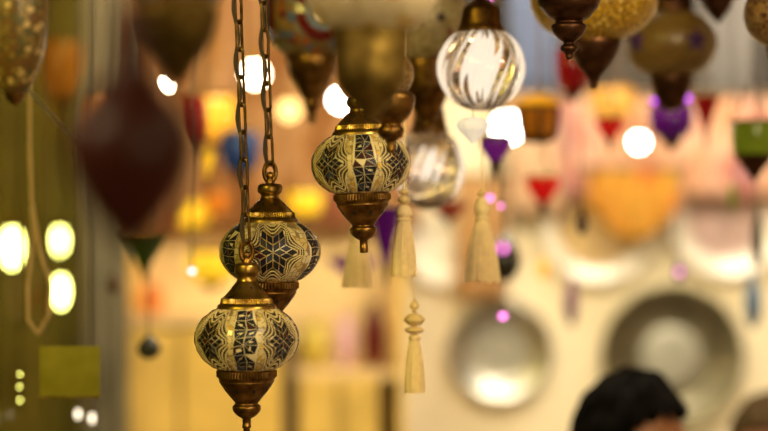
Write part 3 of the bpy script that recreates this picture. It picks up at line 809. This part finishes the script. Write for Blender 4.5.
fairy('violet light by the bronze cone of the purple-starred lantern, nearer the bulb', 654, 101, 3.3, 2.4, M['violetlight'])
fairy('violet light by the bronze cone of the purple-starred lantern, nearer the red cone lamp', 687, 98, 3.35, 3.2, M['violetlight'])
fairy('pink light at the top of the picture beside the bronze neck', 487, 1, 3.05, 3.2, M['pinklight'])

fairy('tiny yellow light near the window post, topmost of a short vertical row', 20, 374, 2.9, 0.9, M['bulb_yellow'])
fairy('tiny yellow light near the window post, middle of a short vertical row', 19.5, 387, 2.95, 0.9, M['bulb_yellow'])
fairy('tiny yellow light near the window post, lowest of a short vertical row', 20, 400, 3.0, 0.9, M['bulb_yellow'])
# a yellow-green glass panel and a rope loop by the window
def veil_mat():
    m, nt, out = new_mat('yellow_green_glass')
    t = N(nt, 'ShaderNodeBsdfTransparent'); t.inputs[0].default_value = (0.75, 0.74, 0.30, 1)
    p = N(nt, 'ShaderNodeBsdfPrincipled', Roughness=0.25)
    tc = N(nt, 'ShaderNodeTexCoord'); nz = N(nt, 'ShaderNodeTexNoise', Scale=14.0)
    nt.links.new(tc.outputs['Object'], nz.inputs['Vector'])
    r = ramp(nt, nz.outputs['Fac'], [(0.35, (0.40, 0.36, 0.03)), (0.65, (0.62, 0.56, 0.08))]); nt.links.new(r.outputs[0], p.inputs['Base Color'])
    mx = N(nt, 'ShaderNodeMixShader'); mx.inputs[0].default_value = 0.5
    nt.links.new(t.outputs[0], mx.inputs[1]); nt.links.new(p.outputs[0], mx.inputs[2]); nt.links.new(mx.outputs[0], out.inputs[0]); return m
def glass_panel():
    D = 2.6; s = mpp(D)
    t = thing('hanging_glass_sheet', 'translucent yellow-green glass sheet hung on two cords by the window pane', 'ornament', P(72, 398, D))
    mb = MB(); mb.box(-32*s, 28*s, -0.003, 0.003, 2*s, 52*s, veil_mat()); mb.build('pane', t, smooth=False)
    mb = MB(); mb.box(-33*s, 29*s, -0.005, 0.005, 0, 2*s, M['olive_brass']); mb.build('edge', t, smooth=False)
    mb = MB()
    for x in (-26, 22): mb.tube([(x*s, 0, 50*s), (x*s*0.9, 0, CEIL-0.002-P(72, 398, D).z)], 0.0005, M['cord'], 5)
    mb.build('cord', t)
glass_panel()
def rope_loop():
    D = 2.7; s = mpp(D); b = P(38, 338, D)
    t = thing('hanging_rope_loop', 'tan twisted rope loop hanging by the window pane', 'rope', b)
    pts = []
    for x, y in ((30, 150), (32, 200), (40, 250), (50, 285), (48, 315), (38, 334), (28, 320), (27, 285), (33, 240), (31, 200)):
        pts.append(((x-38)*s, 0.004*math.sin(y), (338-y)*s))
    pts = [(-8*s, 0, CEIL-0.003-b.z)] + pts
    fine = []
    for i in range(len(pts)-1):
        for k in range(6): fine.append(Vector(pts[i]).lerp(Vector(pts[i+1]), k/6))
    mb = MB(); mb.tube(fine, 0.0032, pbr('tan_rope', (0.55, 0.38, 0.16), 0.8), 8); mb.build('rope', t)
rope_loop()
def slant_wire():
    D = 2.0; a = P(17, 76, D); b = P(90, 156, D)
    t = thing('hanging_wire', 'thin shiny wire slanting down from the tip of the olive flecked lantern', 'wire', b)
    mb = MB(); mb.tube([a-b, (a-b)*0.66+Vector((0, 0, -0.002)), (a-b)*0.33+Vector((0, 0, -0.002)), (0, 0, 0)], 0.0016, M['silver'], 6); mb.build('wire', t)
slant_wire()
cup_lamp('dim orange lamp seen through the window pane, high up', 62, 40, 4.4, 20, 60, M['orange_dim'], shape='pot', tip=0.3)
cup_lamp('rust orange lamp between the window pane and the wine-red lamp', 102, 100, 4.3, 15, 40, M['orange_dim'], shape='pot', tip=0.3)
# round bulbs that blur into discs
def bulb(label, px, py, D, r, mat, sz=1.0):
    s = mpp(D); base = P(px, py+r*sz, D)
    t = thing('hanging_light_bulb', label, 'light bulb', base, 'bare light bulbs')
    mb = MB(); mb.ball((0, 0, r*sz*s), r*s, mat, 20, sz); mb.build('bulb', t)
    z = r*sz*1.85*s
    mb = MB(); mb.lathe([(r*0.55*s, z), (r*0.55*s, z+r*0.9*s), (r*0.35*s, z+r*1.2*s), (0.001, z+r*1.3*s)], M['bronze'], 20); mb.build('socket', t)
    mb = MB(); mb.tube([(0, 0, z+r*1.25*s), (0, 0, CEIL-0.002-base.z)], 0.0018, M['cord'], 5); mb.build('cord', t)
bulb('warm white bulb glowing behind the two hanging chains', 255, 74, 4.6, 11, M['bulb'])
bulb('soft amber bulb under the mixed colour lantern', 289, 110, 4.8, 10, M['bulb_dim'])
bulb('flame-bright bulb at the tip of the olive brass lantern', 165, 86, 3.0, 8, M['bulb'], 1.0)
bulb('white bulb peeping between the bronze cups above the lone navy shard lantern', 341, 100, 4.2, 10, M['bulb_white'], 1.0)
bulb('big white bulb behind the crystal heart', 508, 127, 4.4, 14, M['bulb_white'])
bulb('round white bulb beside the bright red cone lamp', 639, 142, 4.6, 7.5, M['bulb_white'])
bulb('long yellow bulb by the window post', 12, 247, 4.4, 9, M['bulb_yellow'], 2.2)
bulb('yellow bulb behind the window pane, the upper of a pair', 60, 240, 4.5, 6, M['bulb_yellow'], 2.2)
bulb('yellow bulb behind the window pane, the lower of a pair', 61, 291, 4.2, 6.5, M['bulb_yellow'], 2.5)
bulb('small pale bulb below the yellow-green glass sheet, beside its twin', 78, 414, 3.1, 2.2, M['bulb_pale'], 2.2)
bulb('small pale bulb below the corner of the yellow-green glass sheet, farther from the window post', 92, 418, 3.1, 2.2, M['bulb_pale'], 2.2)
bulb('tiny pale blue bulb beside the starred lantern', 192, 271, 3.0, 3, emis('pale_blue_bulb', (0.45, 0.75, 0.9), 3))

# ------------------------------------------------------------------ room
WY = 5.6
def wallmat(name, col, scale, var=0.12): return pbr(name, col, 0.8, var=var, scale=scale, bump=0.2)
M['cream_wall'] = wallmat('cream_plaster', (0.86, 0.76, 0.55), 3)
M['taupe'] = wallmat('dim_taupe_plaster', (0.040, 0.032, 0.026), 3, 0.35)
def plane_box(name, x0, x1, y0, y1, z0, z1, mat):
    mb = MB(); mb.box(x0, x1, y0, y1, z0, z1, mat); return struct(mb.build(name, smooth=False))
plane_box('wall_back', -2.6, 2.6, WY, WY+0.1, 0, CEIL, M['cream_wall'])
plane_box('wall_left', -2.7, -2.6, 0.9, WY+0.1, 0, CEIL, wallmat('ochre_plaster', (0.26, 0.19, 0.07), 3))
plane_box('wall_right', 2.6, 2.7, 0.9, WY+0.1, 0, CEIL, wallmat('warm_plaster', (0.55, 0.42, 0.30), 3))
plane_box('floor', -2.7, 2.7, -2.5, WY+0.1, -0.1, 0, pbr('stone_floor', (0.28, 0.21, 0.14), 0.5, scale=5, var=0.3))
plane_box('ceiling', -2.7, 2.7, 0.2, WY+0.1, CEIL, CEIL+0.1, pbr('dark_timber_ceiling', (0.12, 0.08, 0.05), 0.7, scale=8, var=0.4))
zpx = lambda py, D: P(0, py, D).z
xpx = lambda px, D: P(px, 0, D).x
# dark taupe panel: dimness of the upper wall put into its colour
plane_box('dim_wall_panel_1', -0.6, 2.6, WY-0.012, WY-0.001, zpx(92, WY), CEIL-0.001, M['taupe'])

M['dark_wood'] = pbr('dark_wood', (0.14, 0.08, 0.035), 0.5, var=0.3, scale=10)
def textile(label, px0, px1, py0, py1, D, stops, folds=7, name='wall_textile', amp=0.012, hem=0.0):
    m, nt, out = new_mat('textile_' + label[:20])
    p = N(nt, 'ShaderNodeBsdfPrincipled', Roughness=0.85)
    tc = N(nt, 'ShaderNodeTexCoord'); nz = N(nt, 'ShaderNodeTexNoise', Scale=3.0, Detail=3.0)
    mp = N(nt, 'ShaderNodeMapping'); mp.inputs['Scale'].default_value = (2.6, 1, 1.0)
    nt.links.new(tc.outputs['Object'], mp.inputs[0]); nt.links.new(mp.outputs[0], nz.inputs['Vector'])
    r = ramp(nt, nz.outputs['Fac'], stops); nt.links.new(r.outputs[0], p.inputs['Base Color']); nt.links.new(p.outputs[0], out.inputs[0])
    x0, x1 = xpx(px0, D), xpx(px1, D); z1, z0 = zpx(py0, D), zpx(py1, D)
    nx, nz_ = 80, 8; vs, fs = [], []
    cx = (x0+x1)/2
    for j in range(nz_+1):
        for i in range(nx+1):
            u, v = i/nx, j/nz_
            vs.append((x0+(x1-x0)*u-cx, amp*math.sin(u*folds*2*PI+math.sin(v*3))*(1-0.5*v) , (z1-z0)*(v + hem*(1-v)*abs(2*u-1)**2)))
    for j in range(nz_):
        for i in range(nx):
            a = j*(nx+1)+i; fs.append((a, a+1, a+nx+2, a+nx+1))
    b = len(vs)
    mb = MB(); mb.add(vs, fs, m); o = mb.build(name, loc=(cx, D, z0))
    tag(o, label, 'textile')
    sm = o.modifiers.new('thick', 'SOLIDIFY'); sm.thickness = 0.003
    mb = MB(); h = z1-z0; w = (x1-x0)/2
    mb.tube([(-w-0.02, 0, h), (w+0.02, 0, h)], 0.009, M['dark_wood'], 10)
    for q in (-w, w): mb.tube([(q, 0, h), (q, WY-D-0.015, h)], 0.006, M['dark_wood'], 8)
    mb.build('rod', o)
    return o
textile('peach and rose striped cloth hung over the tops of the two white plates', 562, 790, 96, 198, 5.47,
        [(0.3, (0.36, 0.12, 0.08)), (0.43, (0.56, 0.28, 0.15)), (0.52, (0.66, 0.42, 0.30)), (0.6, (0.50, 0.17, 0.13)), (0.72, (0.34, 0.18, 0.22))], 9)
textile('orange and saffron cloth beside the white plate with orange centre', 588, 680, 168, 242, 5.43,
        [(0.3, (0.46, 0.17, 0.012)), (0.5, (0.52, 0.26, 0.025)), (0.58, (0.62, 0.07, 0.012)), (0.7, (0.36, 0.22, 0.03))], 3, hem=0.55)
textile('apricot cloth hung behind the chains on the upper wall', 116, 420, -120, 232, 5.45,
        [(0.3, (0.16, 0.05, 0.010)), (0.45, (0.29, 0.12, 0.03)), (0.56, (0.42, 0.23, 0.10)), (0.68, (0.27, 0.075, 0.035))], 8)
textile('slate blue cloth strip on the upper wall behind the red lamp', 508, 556, -30, 92, 5.50, [(0.3, (0.07, 0.09, 0.16)), (0.6, (0.14, 0.18, 0.32)), (0.9, (0.10, 0.09, 0.12))], 2)
textile('grey cloth strip on the upper wall near the picture edge', 700, 760, -30, 100, 5.50, [(0.3, (0.10, 0.095, 0.09)), (0.6, (0.18, 0.165, 0.16)), (0.9, (0.11, 0.09, 0.08))], 2)

textile('brown woven strip on the wall behind the wide tassel', 456, 506, 176, 300, 5.5, [(0.3, (0.26, 0.12, 0.04)), (0.5, (0.46, 0.26, 0.10)), (0.7, (0.30, 0.14, 0.06))], 2)
textile('pale rose cloth strip between the violet lamp and the red lamps', 512, 566, 94, 214, 5.50,
        [(0.3, (0.52, 0.28, 0.16)), (0.5, (0.66, 0.46, 0.30)), (0.7, (0.55, 0.26, 0.18))], 3)
# dishes and plates on the wall
def dish(label, px, py, D, rpx, mat, centre=None, name='hanging_metal_dish', cat='dish', ringmat=None, group=None, kin=0.62, boss=None):
    s = mpp(D); r = rpx*s; t = thing(name, label, cat, P(px, py+rpx, D), group)
    prof = smooth_prof([(0.001, -0.030*1), (r*0.35, -0.030), (r*0.60, -0.028), (r*0.70, -0.020), (r*0.76, -0.006), (r*0.80, -0.003), (r*0.97, 0.006), (r, 0.010)], 4)
    def conv(mb, prof, mat):
        vs, fs = [], []; seg = 64
        for (rr, d) in prof:
            for k in range(seg):
                a = 2*PI*k/seg; vs.append((rr*math.cos(a), -d - 0.0, r + rr*math.sin(a)))
        for i in range(len(prof)-1):
            for k in range(seg): fs.append((i*seg+k, i*seg+(k+1) % seg, (i+1)*seg+(k+1) % seg, (i+1)*seg+k))
        mb.add(vs, fs, mat)
    k_in = int(len(prof)*kin)
    mb = MB(); conv(mb, prof[:k_in+1], centre or mat); o = mb.build('bowl', t); m_ = o.modifiers.new('thick', 'SOLIDIFY'); m_.thickness = 0.003
    if boss:
        mb = MB(); conv(mb, [(0.001, -0.024), (r*0.30, -0.0245), (r*0.40, -0.0262), (r*0.42, -0.0275)], boss); mb.build('boss', t)  # paler disc at the dish centre
    mb = MB(); conv(mb, prof[k_in:], ringmat or mat); o = mb.build('rim', t); m_ = o.modifiers.new('thick', 'SOLIDIFY'); m_.thickness = 0.003
    return t
M['olive_rim'] = pbr('olive_enamel_rim', (0.40, 0.40, 0.12), 0.4, 0.3, var=0.2)
dish('large tarnished metal dish with an olive rim, above the dark-haired person', 672, 356, 5.55, 72, M['old_silver'], ringmat=M['olive_rim'], kin=0.88, boss=pbr('pale_silver', (0.50, 0.50, 0.44), 0.45, 0.7, var=0.2, scale=20))
dish('silver dish with a darker rim, with the pink light before it', 500, 350, 5.55, 52, M['silver'], ringmat=M['old_silver'], kin=0.86)
M['orange_china'] = pbr('orange_painted_china', (0.88, 0.56, 0.26), 0.25, var=0.4, scale=18)
M['plum_china'] = pbr('mauve_painted_china', (0.62, 0.44, 0.42), 0.25, var=0.35, scale=12)
dish('white china plate with an orange painted centre, beside the saffron cloth', 598, 226, 5.55, 57, M['china'], centre=M['orange_china'], kin=0.45, name='hanging_china_plate', cat='plate')
dish('white china plate with a mauve painted centre, at the edge of the picture', 727, 220, 5.55, 57, M['china'], centre=M['plum_china'], kin=0.42, name='hanging_china_plate', cat='plate')
dish('plain white china plate on the wall between the slim and the wide tassels', 444, 250, 5.55, 36, M['china'], name='hanging_china_plate', cat='plate')

# gold cupboard with open shelves along the back wall
M['gold_wood'] = pbr('golden_wood', (0.78, 0.52, 0.12), 0.5, var=0.2, scale=6)
M['pale_wood'] = pbr('pale_wood', (0.80, 0.60, 0.30), 0.5, var=0.2, scale=6)
M['dark_wood'] = pbr('dark_wood', (0.14, 0.08, 0.035), 0.5, var=0.3, scale=10)
CD = 5.1
def cupboard():
    x0, x1 = xpx(120, CD), xpx(398, CD); zt = zpx(236, CD)
    t = thing('display_cupboard', 'golden wooden display cupboard with open shelves and dark posts', 'cupboard', ((x0+x1)/2, CD, 0))
    cx = (x0+x1)/2; L = lambda x: x-cx
    def bx(n, a, b, y0, y1, z0, z1, m):
        mb = MB(); mb.box(L(a), L(b), y0, y1, z0, z1, m); return mb.build(n, t, smooth=False)
    bx('back_panel', x0, x1, 0.42, 0.45, 0, zt, M['pale_wood'])
    bx('side_panel', x0-0.03, x0, 0, 0.45, 0, zt, M['gold_wood']); bx('side_panel', x1, x1+0.02, 0, 0.45, 0, zt, M['gold_wood'])
    xd = xpx(287, CD); bx('post', xd-0.012, xd+0.012, -0.01, 0.42, 0, zpx(352, CD), M['dark_wood'])
    for py in (318, 372, 500, 640): bx('shelf', xd+0.02 if py == 372 else x0, xd-0.02 if py == 318 else x1, 0.02, 0.42, zpx(py, CD)-0.02, zpx(py, CD), M['pale_wood'])
    for a, b in ((300, 338), (342, 378)):
        d = bx('door', xpx(a, CD), xpx(b, CD), 0.0, 0.02, 0.1, zpx(380, CD), M['gold_wood'])
    for a, b in ((126, 178), (182, 282)):
        bx('door', xpx(a, CD), xpx(b, CD), 0.0, 0.02, 0.1, zpx(330, CD), M['gold_wood'])
    return t
cupboard()
def pot(label, px, pyb, D, hw, hh, mat, prof=None, cat='vase', name='vase'):
    s = mpp(D); t_ = P(px, pyb, D); t_.z = zpx(pyb, CD)
    pr = prof or [(0.55, 0), (0.9, 0.25), (1.0, 0.5), (0.75, 0.8), (0.5, 0.92), (0.62, 1.0), (0.5, 1.0), (0.4, 0.9)]
    mb = MB(); mb.lathe(smooth_prof([(r*hw*s, z*hh*s) for r, z in pr], 4), mat, 28)
    o = mb.build(name, loc=t_ + Vector((0, 0, 0.003))); tag(o, label, cat); return o
SY = 5.28
pot('dark red and black vase on the cupboard shelf', 374, 372, SY, 13, 62, pbr('oxblood_glaze', (0.14, 0.012, 0.012), 0.25, var=0.6, scale=8))
pot('round pink vase on the cupboard shelf', 346, 372, SY, 10, 52, pbr('pink_glaze', (0.70, 0.42, 0.52), 0.3))
pot('olive yellow pot on the cupboard shelf', 314, 372, SY, 16, 46, pbr('olive_glaze', (0.55, 0.42, 0.06), 0.35, var=0.3))
pot('orange red bowl on top of the lower cupboard doors', 152, 318, SY, 14, 30, pbr('orange_glaze', (0.80, 0.25, 0.05), 0.3))

# ------------------------------------------------------------------ shop window on the near side
def window():
    a, b = P(-90, 0, 1.5), P(80, 0, 4.3)
    d = (b-a); d.z = 0; n = Vector((-d.y, d.x, 0)).normalized()*0.006
    vs = []
    for z in (0.9, CEIL-0.02):
        for p in (a, b, b+n, a+n): vs.append((p.x, p.y, z))
    mb = MB(); mb.add(vs, [(0, 1, 2, 3), (4, 5, 6, 7), (0, 1, 5, 4), (1, 2, 6, 5), (2, 3, 7, 6), (3, 0, 4, 7)], pane_mat('green_tinted_glass', (0.66, 0.68, 0.40), 0.05))
    o = struct(mb.build('window_1', smooth=False))
    mb = MB(); x = a.x + 0.035; mb.box(x-0.08, x, 1.3, 1.36, 0.0, CEIL-0.02, pbr('dark_green_paint', (0.035, 0.045, 0.012), 0.5, var=0.3, scale=8))
    mb.build('window_frame', o, smooth=False)
window()

textile('olive velvet curtain behind the window pane', -60, 84, -140, 560, 4.9, [(0.3, (0.06, 0.042, 0.007)), (0.5, (0.15, 0.115, 0.03)), (0.7, (0.09, 0.07, 0.018))], 6)
textile('grey green linen curtain between the olive curtain and the gold cupboard', 84, 128, -140, 560, 4.95, [(0.3, (0.07, 0.06, 0.03)), (0.5, (0.15, 0.13, 0.08)), (0.7, (0.10, 0.095, 0.055))], 3)
# ------------------------------------------------------------------ people
def person(label, px, ptop, D, face_yaw, hair_col, shirt_col, trouser_col, skin=(0.42, 0.17, 0.08)):
    top = P(px, ptop, D); Ht = top.z
    t = thing('person', label, 'person', (top.x, D, 0)); t.rotation_euler = (0, 0, face_yaw)
    k = Ht/1.76
    sk = pbr('skin', skin, 0.5, var=0.1)
    mb = MB()
    T = lambda pts, rad: mb.tube([Vector(p)*k for p in pts], 0, sk, 14, False, [r*k for r in rad])
    # local: facing -Y
    T([(0, 0, .92), (0, .0, 1.05), (0, .0, 1.2), (0, .005, 1.34), (0, .01, 1.42), (0, .015, 1.47)], [.15, .13, .145, .15, .12, .06])
    T([(0, .022, 1.40), (0, .020, 1.5), (0, .018, 1.60)], [.062, .049, .050])
    for sx in (-1, 1):
        T([(0, .01, 1.40), (sx*.17, .01, 1.39), (sx*.205, .02, 1.30), (sx*.225, .03, 1.12), (sx*.225, -.02, .96), (sx*.22, -.06, .86)], [.07, .062, .052, .043, .034, .026])
        T([(sx*.22, -.06, .87), (sx*.218, -.075, .82), (sx*.213, -.085, .77)], [.03, .036, .022])
        for q in range(4):
            T([(sx*(.235-.012*q), -.08-.006*q, .79), (sx*(.232-.012*q), -.098-.006*q, .735), (sx*(.225-.012*q), -.095-.006*q, .70+.006*abs(q-1.5))], [.0095, .009, .0075])
        T([(sx*.2, -.085, .83), (sx*.19, -.112, .80), (sx*.188, -.12, .765)], [.012, .011, .009])
        T([(sx*.08, 0, .95), (sx*.095, -.005, .72), (sx*.1, 0, .50), (sx*.1, .015, .30), (sx*.1, .02, .08)], [.10, .085, .062, .055, .04])
        T([(sx*.1, .05, .035), (sx*.105, -.06, .035), (sx*.11, -.15, .025)], [.035, .04, .03])
    # head: ellipsoid shaped by jaw, brow, nose, sockets
    vs, fs = [], []; nu, nv = 40, 30
    for j in range(nv+1):
        ph = -PI/2 + PI*j/nv
        for i in range(nu):
            a = 2*PI*i/nu
            x, y, z = math.cos(ph)*math.sin(a), -math.cos(ph)*math.cos(a), math.sin(ph)
            jaw = 1 - 0.28*max(0, -z)**1.3
            px_, py_, pz_ = x*.076*jaw, y*.096*(1-0.12*max(0, -z)), z*.117
            if y < 0:
                f = math.exp(-(x/.17)**2)
                py_ -= .026*f*math.exp(-((z+.18)/.16)**2) + .006*math.exp(-((z-.14)/.08)**2) + .010*f*math.exp(-((z+.55)/.1)**2) + .020*f*math.exp(-((z+.86)/.14)**2) + .007*math.exp(-(x/.24)**2)*(math.exp(-((z+.44)/.045)**2) + math.exp(-((z+.56)/.045)**2))
                for sx in (-1, 1): py_ += .012*math.exp(-((x-sx*.42)/.17)**2 - ((z-.02)/.10)**2)
                py_ += .006*math.exp(-(x/.3)**2-((z+.48)/.035)**2)
            vs.append(Vector((px_, py_ - .012, pz_ + 1.643))*k)
    for j in range(nv):
        for i in range(nu): fs.append((j*nu+i, j*nu+(i+1) % nu, (j+1)*nu+(i+1) % nu, (j+1)*nu+i))
    mb.add(vs, fs, sk)
    for sx in (-1, 1):
        mb.ball(Vector((sx*.078, .005, 1.635))*k, .03*k, sk, 12, 1.1, 0.35)
    o = mb.build('body', t)
    rm = o.modifiers.new('one_surface', 'REMESH'); rm.mode = 'VOXEL'; rm.voxel_size = 0.0045; rm.use_smooth_shade = True
    hm = pbr('hair', hair_col, 0.7, var=0.4, scale=60, spec=0.08)
    mb = MB(); vs, fs = [], []; nu, nv = 180, 30
    for j in range(nv+1):
        for i in range(nu):
            a = 2*PI*i/nu; fr = 0.5+0.5*math.cos(a)         # 1 at face
            
            lows = [(0.0, -0.62), (0.22, -0.58), (0.40, -0.02), (0.58, 0.02), (0.70, 0.22), (0.85, 0.50), (1.0, 0.54)]
            for q in range(6):
                if lows[q][0] <= fr <= lows[q+1][0]:
                    low = lows[q][1] + (lows[q+1][1]-lows[q][1])*(fr-lows[q][0])/(lows[q+1][0]-lows[q][0]); break
            low += 0.05*math.sin(a*23) + 0.04*math.sin(a*41+1)
            ph = PI/2 - (PI/2 - math.asin(max(-.95, min(.95, low))))*(j/nv)
            x, y, z = math.cos(ph)*math.sin(a), -math.cos(ph)*math.cos(a), math.sin(ph)
            n_ = noise.noise(Vector((x*4, y*4, z*3)))*.012 + noise.noise(Vector((math.sin(a)*9, math.cos(a)*9, z*2.5+a)))*.007 + 0.002*math.sin(a*36+z*6)
            th = 0.013 + n_ + 0.012*max(0, z)
            vs.append(Vector((x*(.078+th), y*(.098+th) - .008, z*(.117+th*0.9) + 1.643))*k)
    for j in range(nv):
        for i in range(nu): fs.append((j*nu+i, j*nu+(i+1) % nu, (j+1)*nu+(i+1) % nu, (j+1)*nu+i))
    mb.add(vs, fs, hm); h = mb.build('hair', t)
    so = h.modifiers.new('thick', 'SOLIDIFY'); so.thickness = 0.012; so.offset = -1
    ey = pbr('eye', (0.03, 0.02, 0.015), 0.2)
    for sx in (-1, 1):
        mb = MB(); mb.ball(Vector((sx*.032, -.094, 1.647))*k, .011*k, ey, 10, 0.6, 1.3); mb.build('eye', t)
        mb = MB(); mb.tube([Vector((sx*q, -.106+abs(q-.03)*.35, 1.668+.004*math.sin((q-.012)/.038*PI)))*k for q in (.014, .022, .032, .042, .050)], 0, hm, 6, False, [.002*k, .0035*k, .0035*k, .003*k, .0015*k])
        mb.build('eyebrow', t)
    mb = MB(); mb.tube([Vector((q, -.1115+abs(q)*.25, 1.5855-abs(q)*.05))*k for q in (-.022, -.012, 0, .012, .022)], 0, pbr('lip', (0.24, 0.08, 0.05), 0.5), 6, False, [.002*k, .005*k, .0055*k, .005*k, .002*k])
    mb.build('lips', t)
    cl = pbr('shirt_cloth', shirt_col, 0.85, var=0.2, scale=20)
    mb = MB()
    def T2(pts, rad, mat): mb.tube([Vector(p)*k for p in pts], 0, mat, 18, False, [r*k for r in rad])
    T2([(0, 0, .88), (0, .0, 1.05), (0, .0, 1.2), (0, .005, 1.34), (0, .01, 1.43), (0, .015, 1.465)], [.175, .155, .165, .17, .135, .075], cl)
    for sx in (-1, 1): T2([(0, .01, 1.39), (sx*.17, .01, 1.385), (sx*.208, .02, 1.30), (sx*.225, .03, 1.12), (sx*.225, -.012, .98)], [.085, .08, .07, .06, .05], cl)
    mb.build('shirt', t)
    tr = pbr('trouser_cloth', trouser_col, 0.85, var=0.2, scale=20); mb = MB()
    T2([(0, 0, .97), (0, 0, .86)], [.165, .17], tr)
    for sx in (-1, 1): T2([(sx*.08, 0, .93), (sx*.095, -.005, .72), (sx*.1, 0, .50), (sx*.1, .015, .30), (sx*.1, .02, .07)], [.115, .10, .08, .073, .065], tr)
    mb.build('trousers', t)
    return t
person('dark-haired person whose head rises in front of the large tarnished dish', 628, 383, 3.25, math.radians(48), (0.004, 0.003, 0.0025), (0.10, 0.08, 0.08), (0.05, 0.05, 0.07))
person('brown-haired person, only the top of the head showing in the corner', 770, 402, 4.1, math.radians(-20), (0.07, 0.045, 0.02), (0.25, 0.18, 0.12), (0.06, 0.05, 0.05))

# ------------------------------------------------------------------ lights
def area(name, loc, target, size, power, col, sy=None):
    l = bpy.data.lights.new(name, 'AREA'); l.energy = power; l.color = col; l.size = size
    if sy: l.shape = 'RECTANGLE'; l.size_y = sy
    o = bpy.data.objects.new(name, l); C.objects.link(o); o.location = loc
    o.rotation_euler = (Vector(target)-Vector(loc)).to_track_quat('-Z', 'Y').to_euler()
    return o
area('key_lamp', (-1.2, 0.6, 3.1), (-0.1, 2.3, 2.0), 0.5, 50, (1.0, 0.78, 0.44))
area('front_fill', (0.9, -0.2, 2.45), (0, 2.4, 2.1), 0.6, 21, (1.0, 0.79, 0.45))  # added fill from the camera side, no visible source
area('tassel_fill', (0.62, 1.5, 2.7), (0.12, 2.5, 2.0), 0.25, 7, (1.0, 0.80, 0.48))  # unseen light added to brighten the tassels
area('wall_fill', (0.6, 3.5, 3.22), (0.6, 5.6, 1.7), 2.2, 88, (1.0, 0.85, 0.58), 0.4)  # added wash to brighten the back wall, out of view
area('plate_fill', (0.95, 4.85, 3.2), (0.9, 5.58, 2.0), 0.9, 17, (1.0, 0.88, 0.68), 0.3)  # added to whiten the plates, no fitting there
area('cupboard_fill', (-0.9, 3.9, 3.22), (-0.7, 5.4, 1.7), 1.0, 17, (1.0, 0.72, 0.30), 0.4)  # unseen light added to brighten the cupboard side
w = bpy.data.worlds.new('bazaar'); bpy.context.scene.world = w; w.use_nodes = True
nt = w.node_tree; bg = nt.nodes['Background']
tc = N(nt, 'ShaderNodeTexCoord'); nz = N(nt, 'ShaderNodeTexNoise', Scale=2.2, Detail=2.0)
nt.links.new(tc.outputs['Generated'], nz.inputs['Vector'])
r = ramp(nt, nz.outputs['Fac'], [(0.36, (0.05, 0.03, 0.015)), (0.55, (0.5, 0.33, 0.14)), (0.70, (1.3, 1.0, 0.6))])
nt.links.new(r.outputs[0], bg.inputs[0]); bg.inputs[1].default_value = 0.5

# ------------------------------------------------------------------ camera
cam = bpy.data.cameras.new('camera'); co = bpy.data.objects.new('camera', cam); C.objects.link(co)
co.location = (0, 0, ZC); co.rotation_euler = (PI/2, 0, 0)
cam.lens = LENS; cam.sensor_width = SENS; cam.sensor_fit = 'HORIZONTAL'
cam.dof.use_dof = True; cam.dof.focus_distance = 2.275; cam.dof.aperture_fstop = 1.6
cam.clip_start = 0.05
sc = bpy.context.scene; sc.camera = co
sc.view_settings.view_transform = 'Standard'
sc.view_settings.look = 'None'
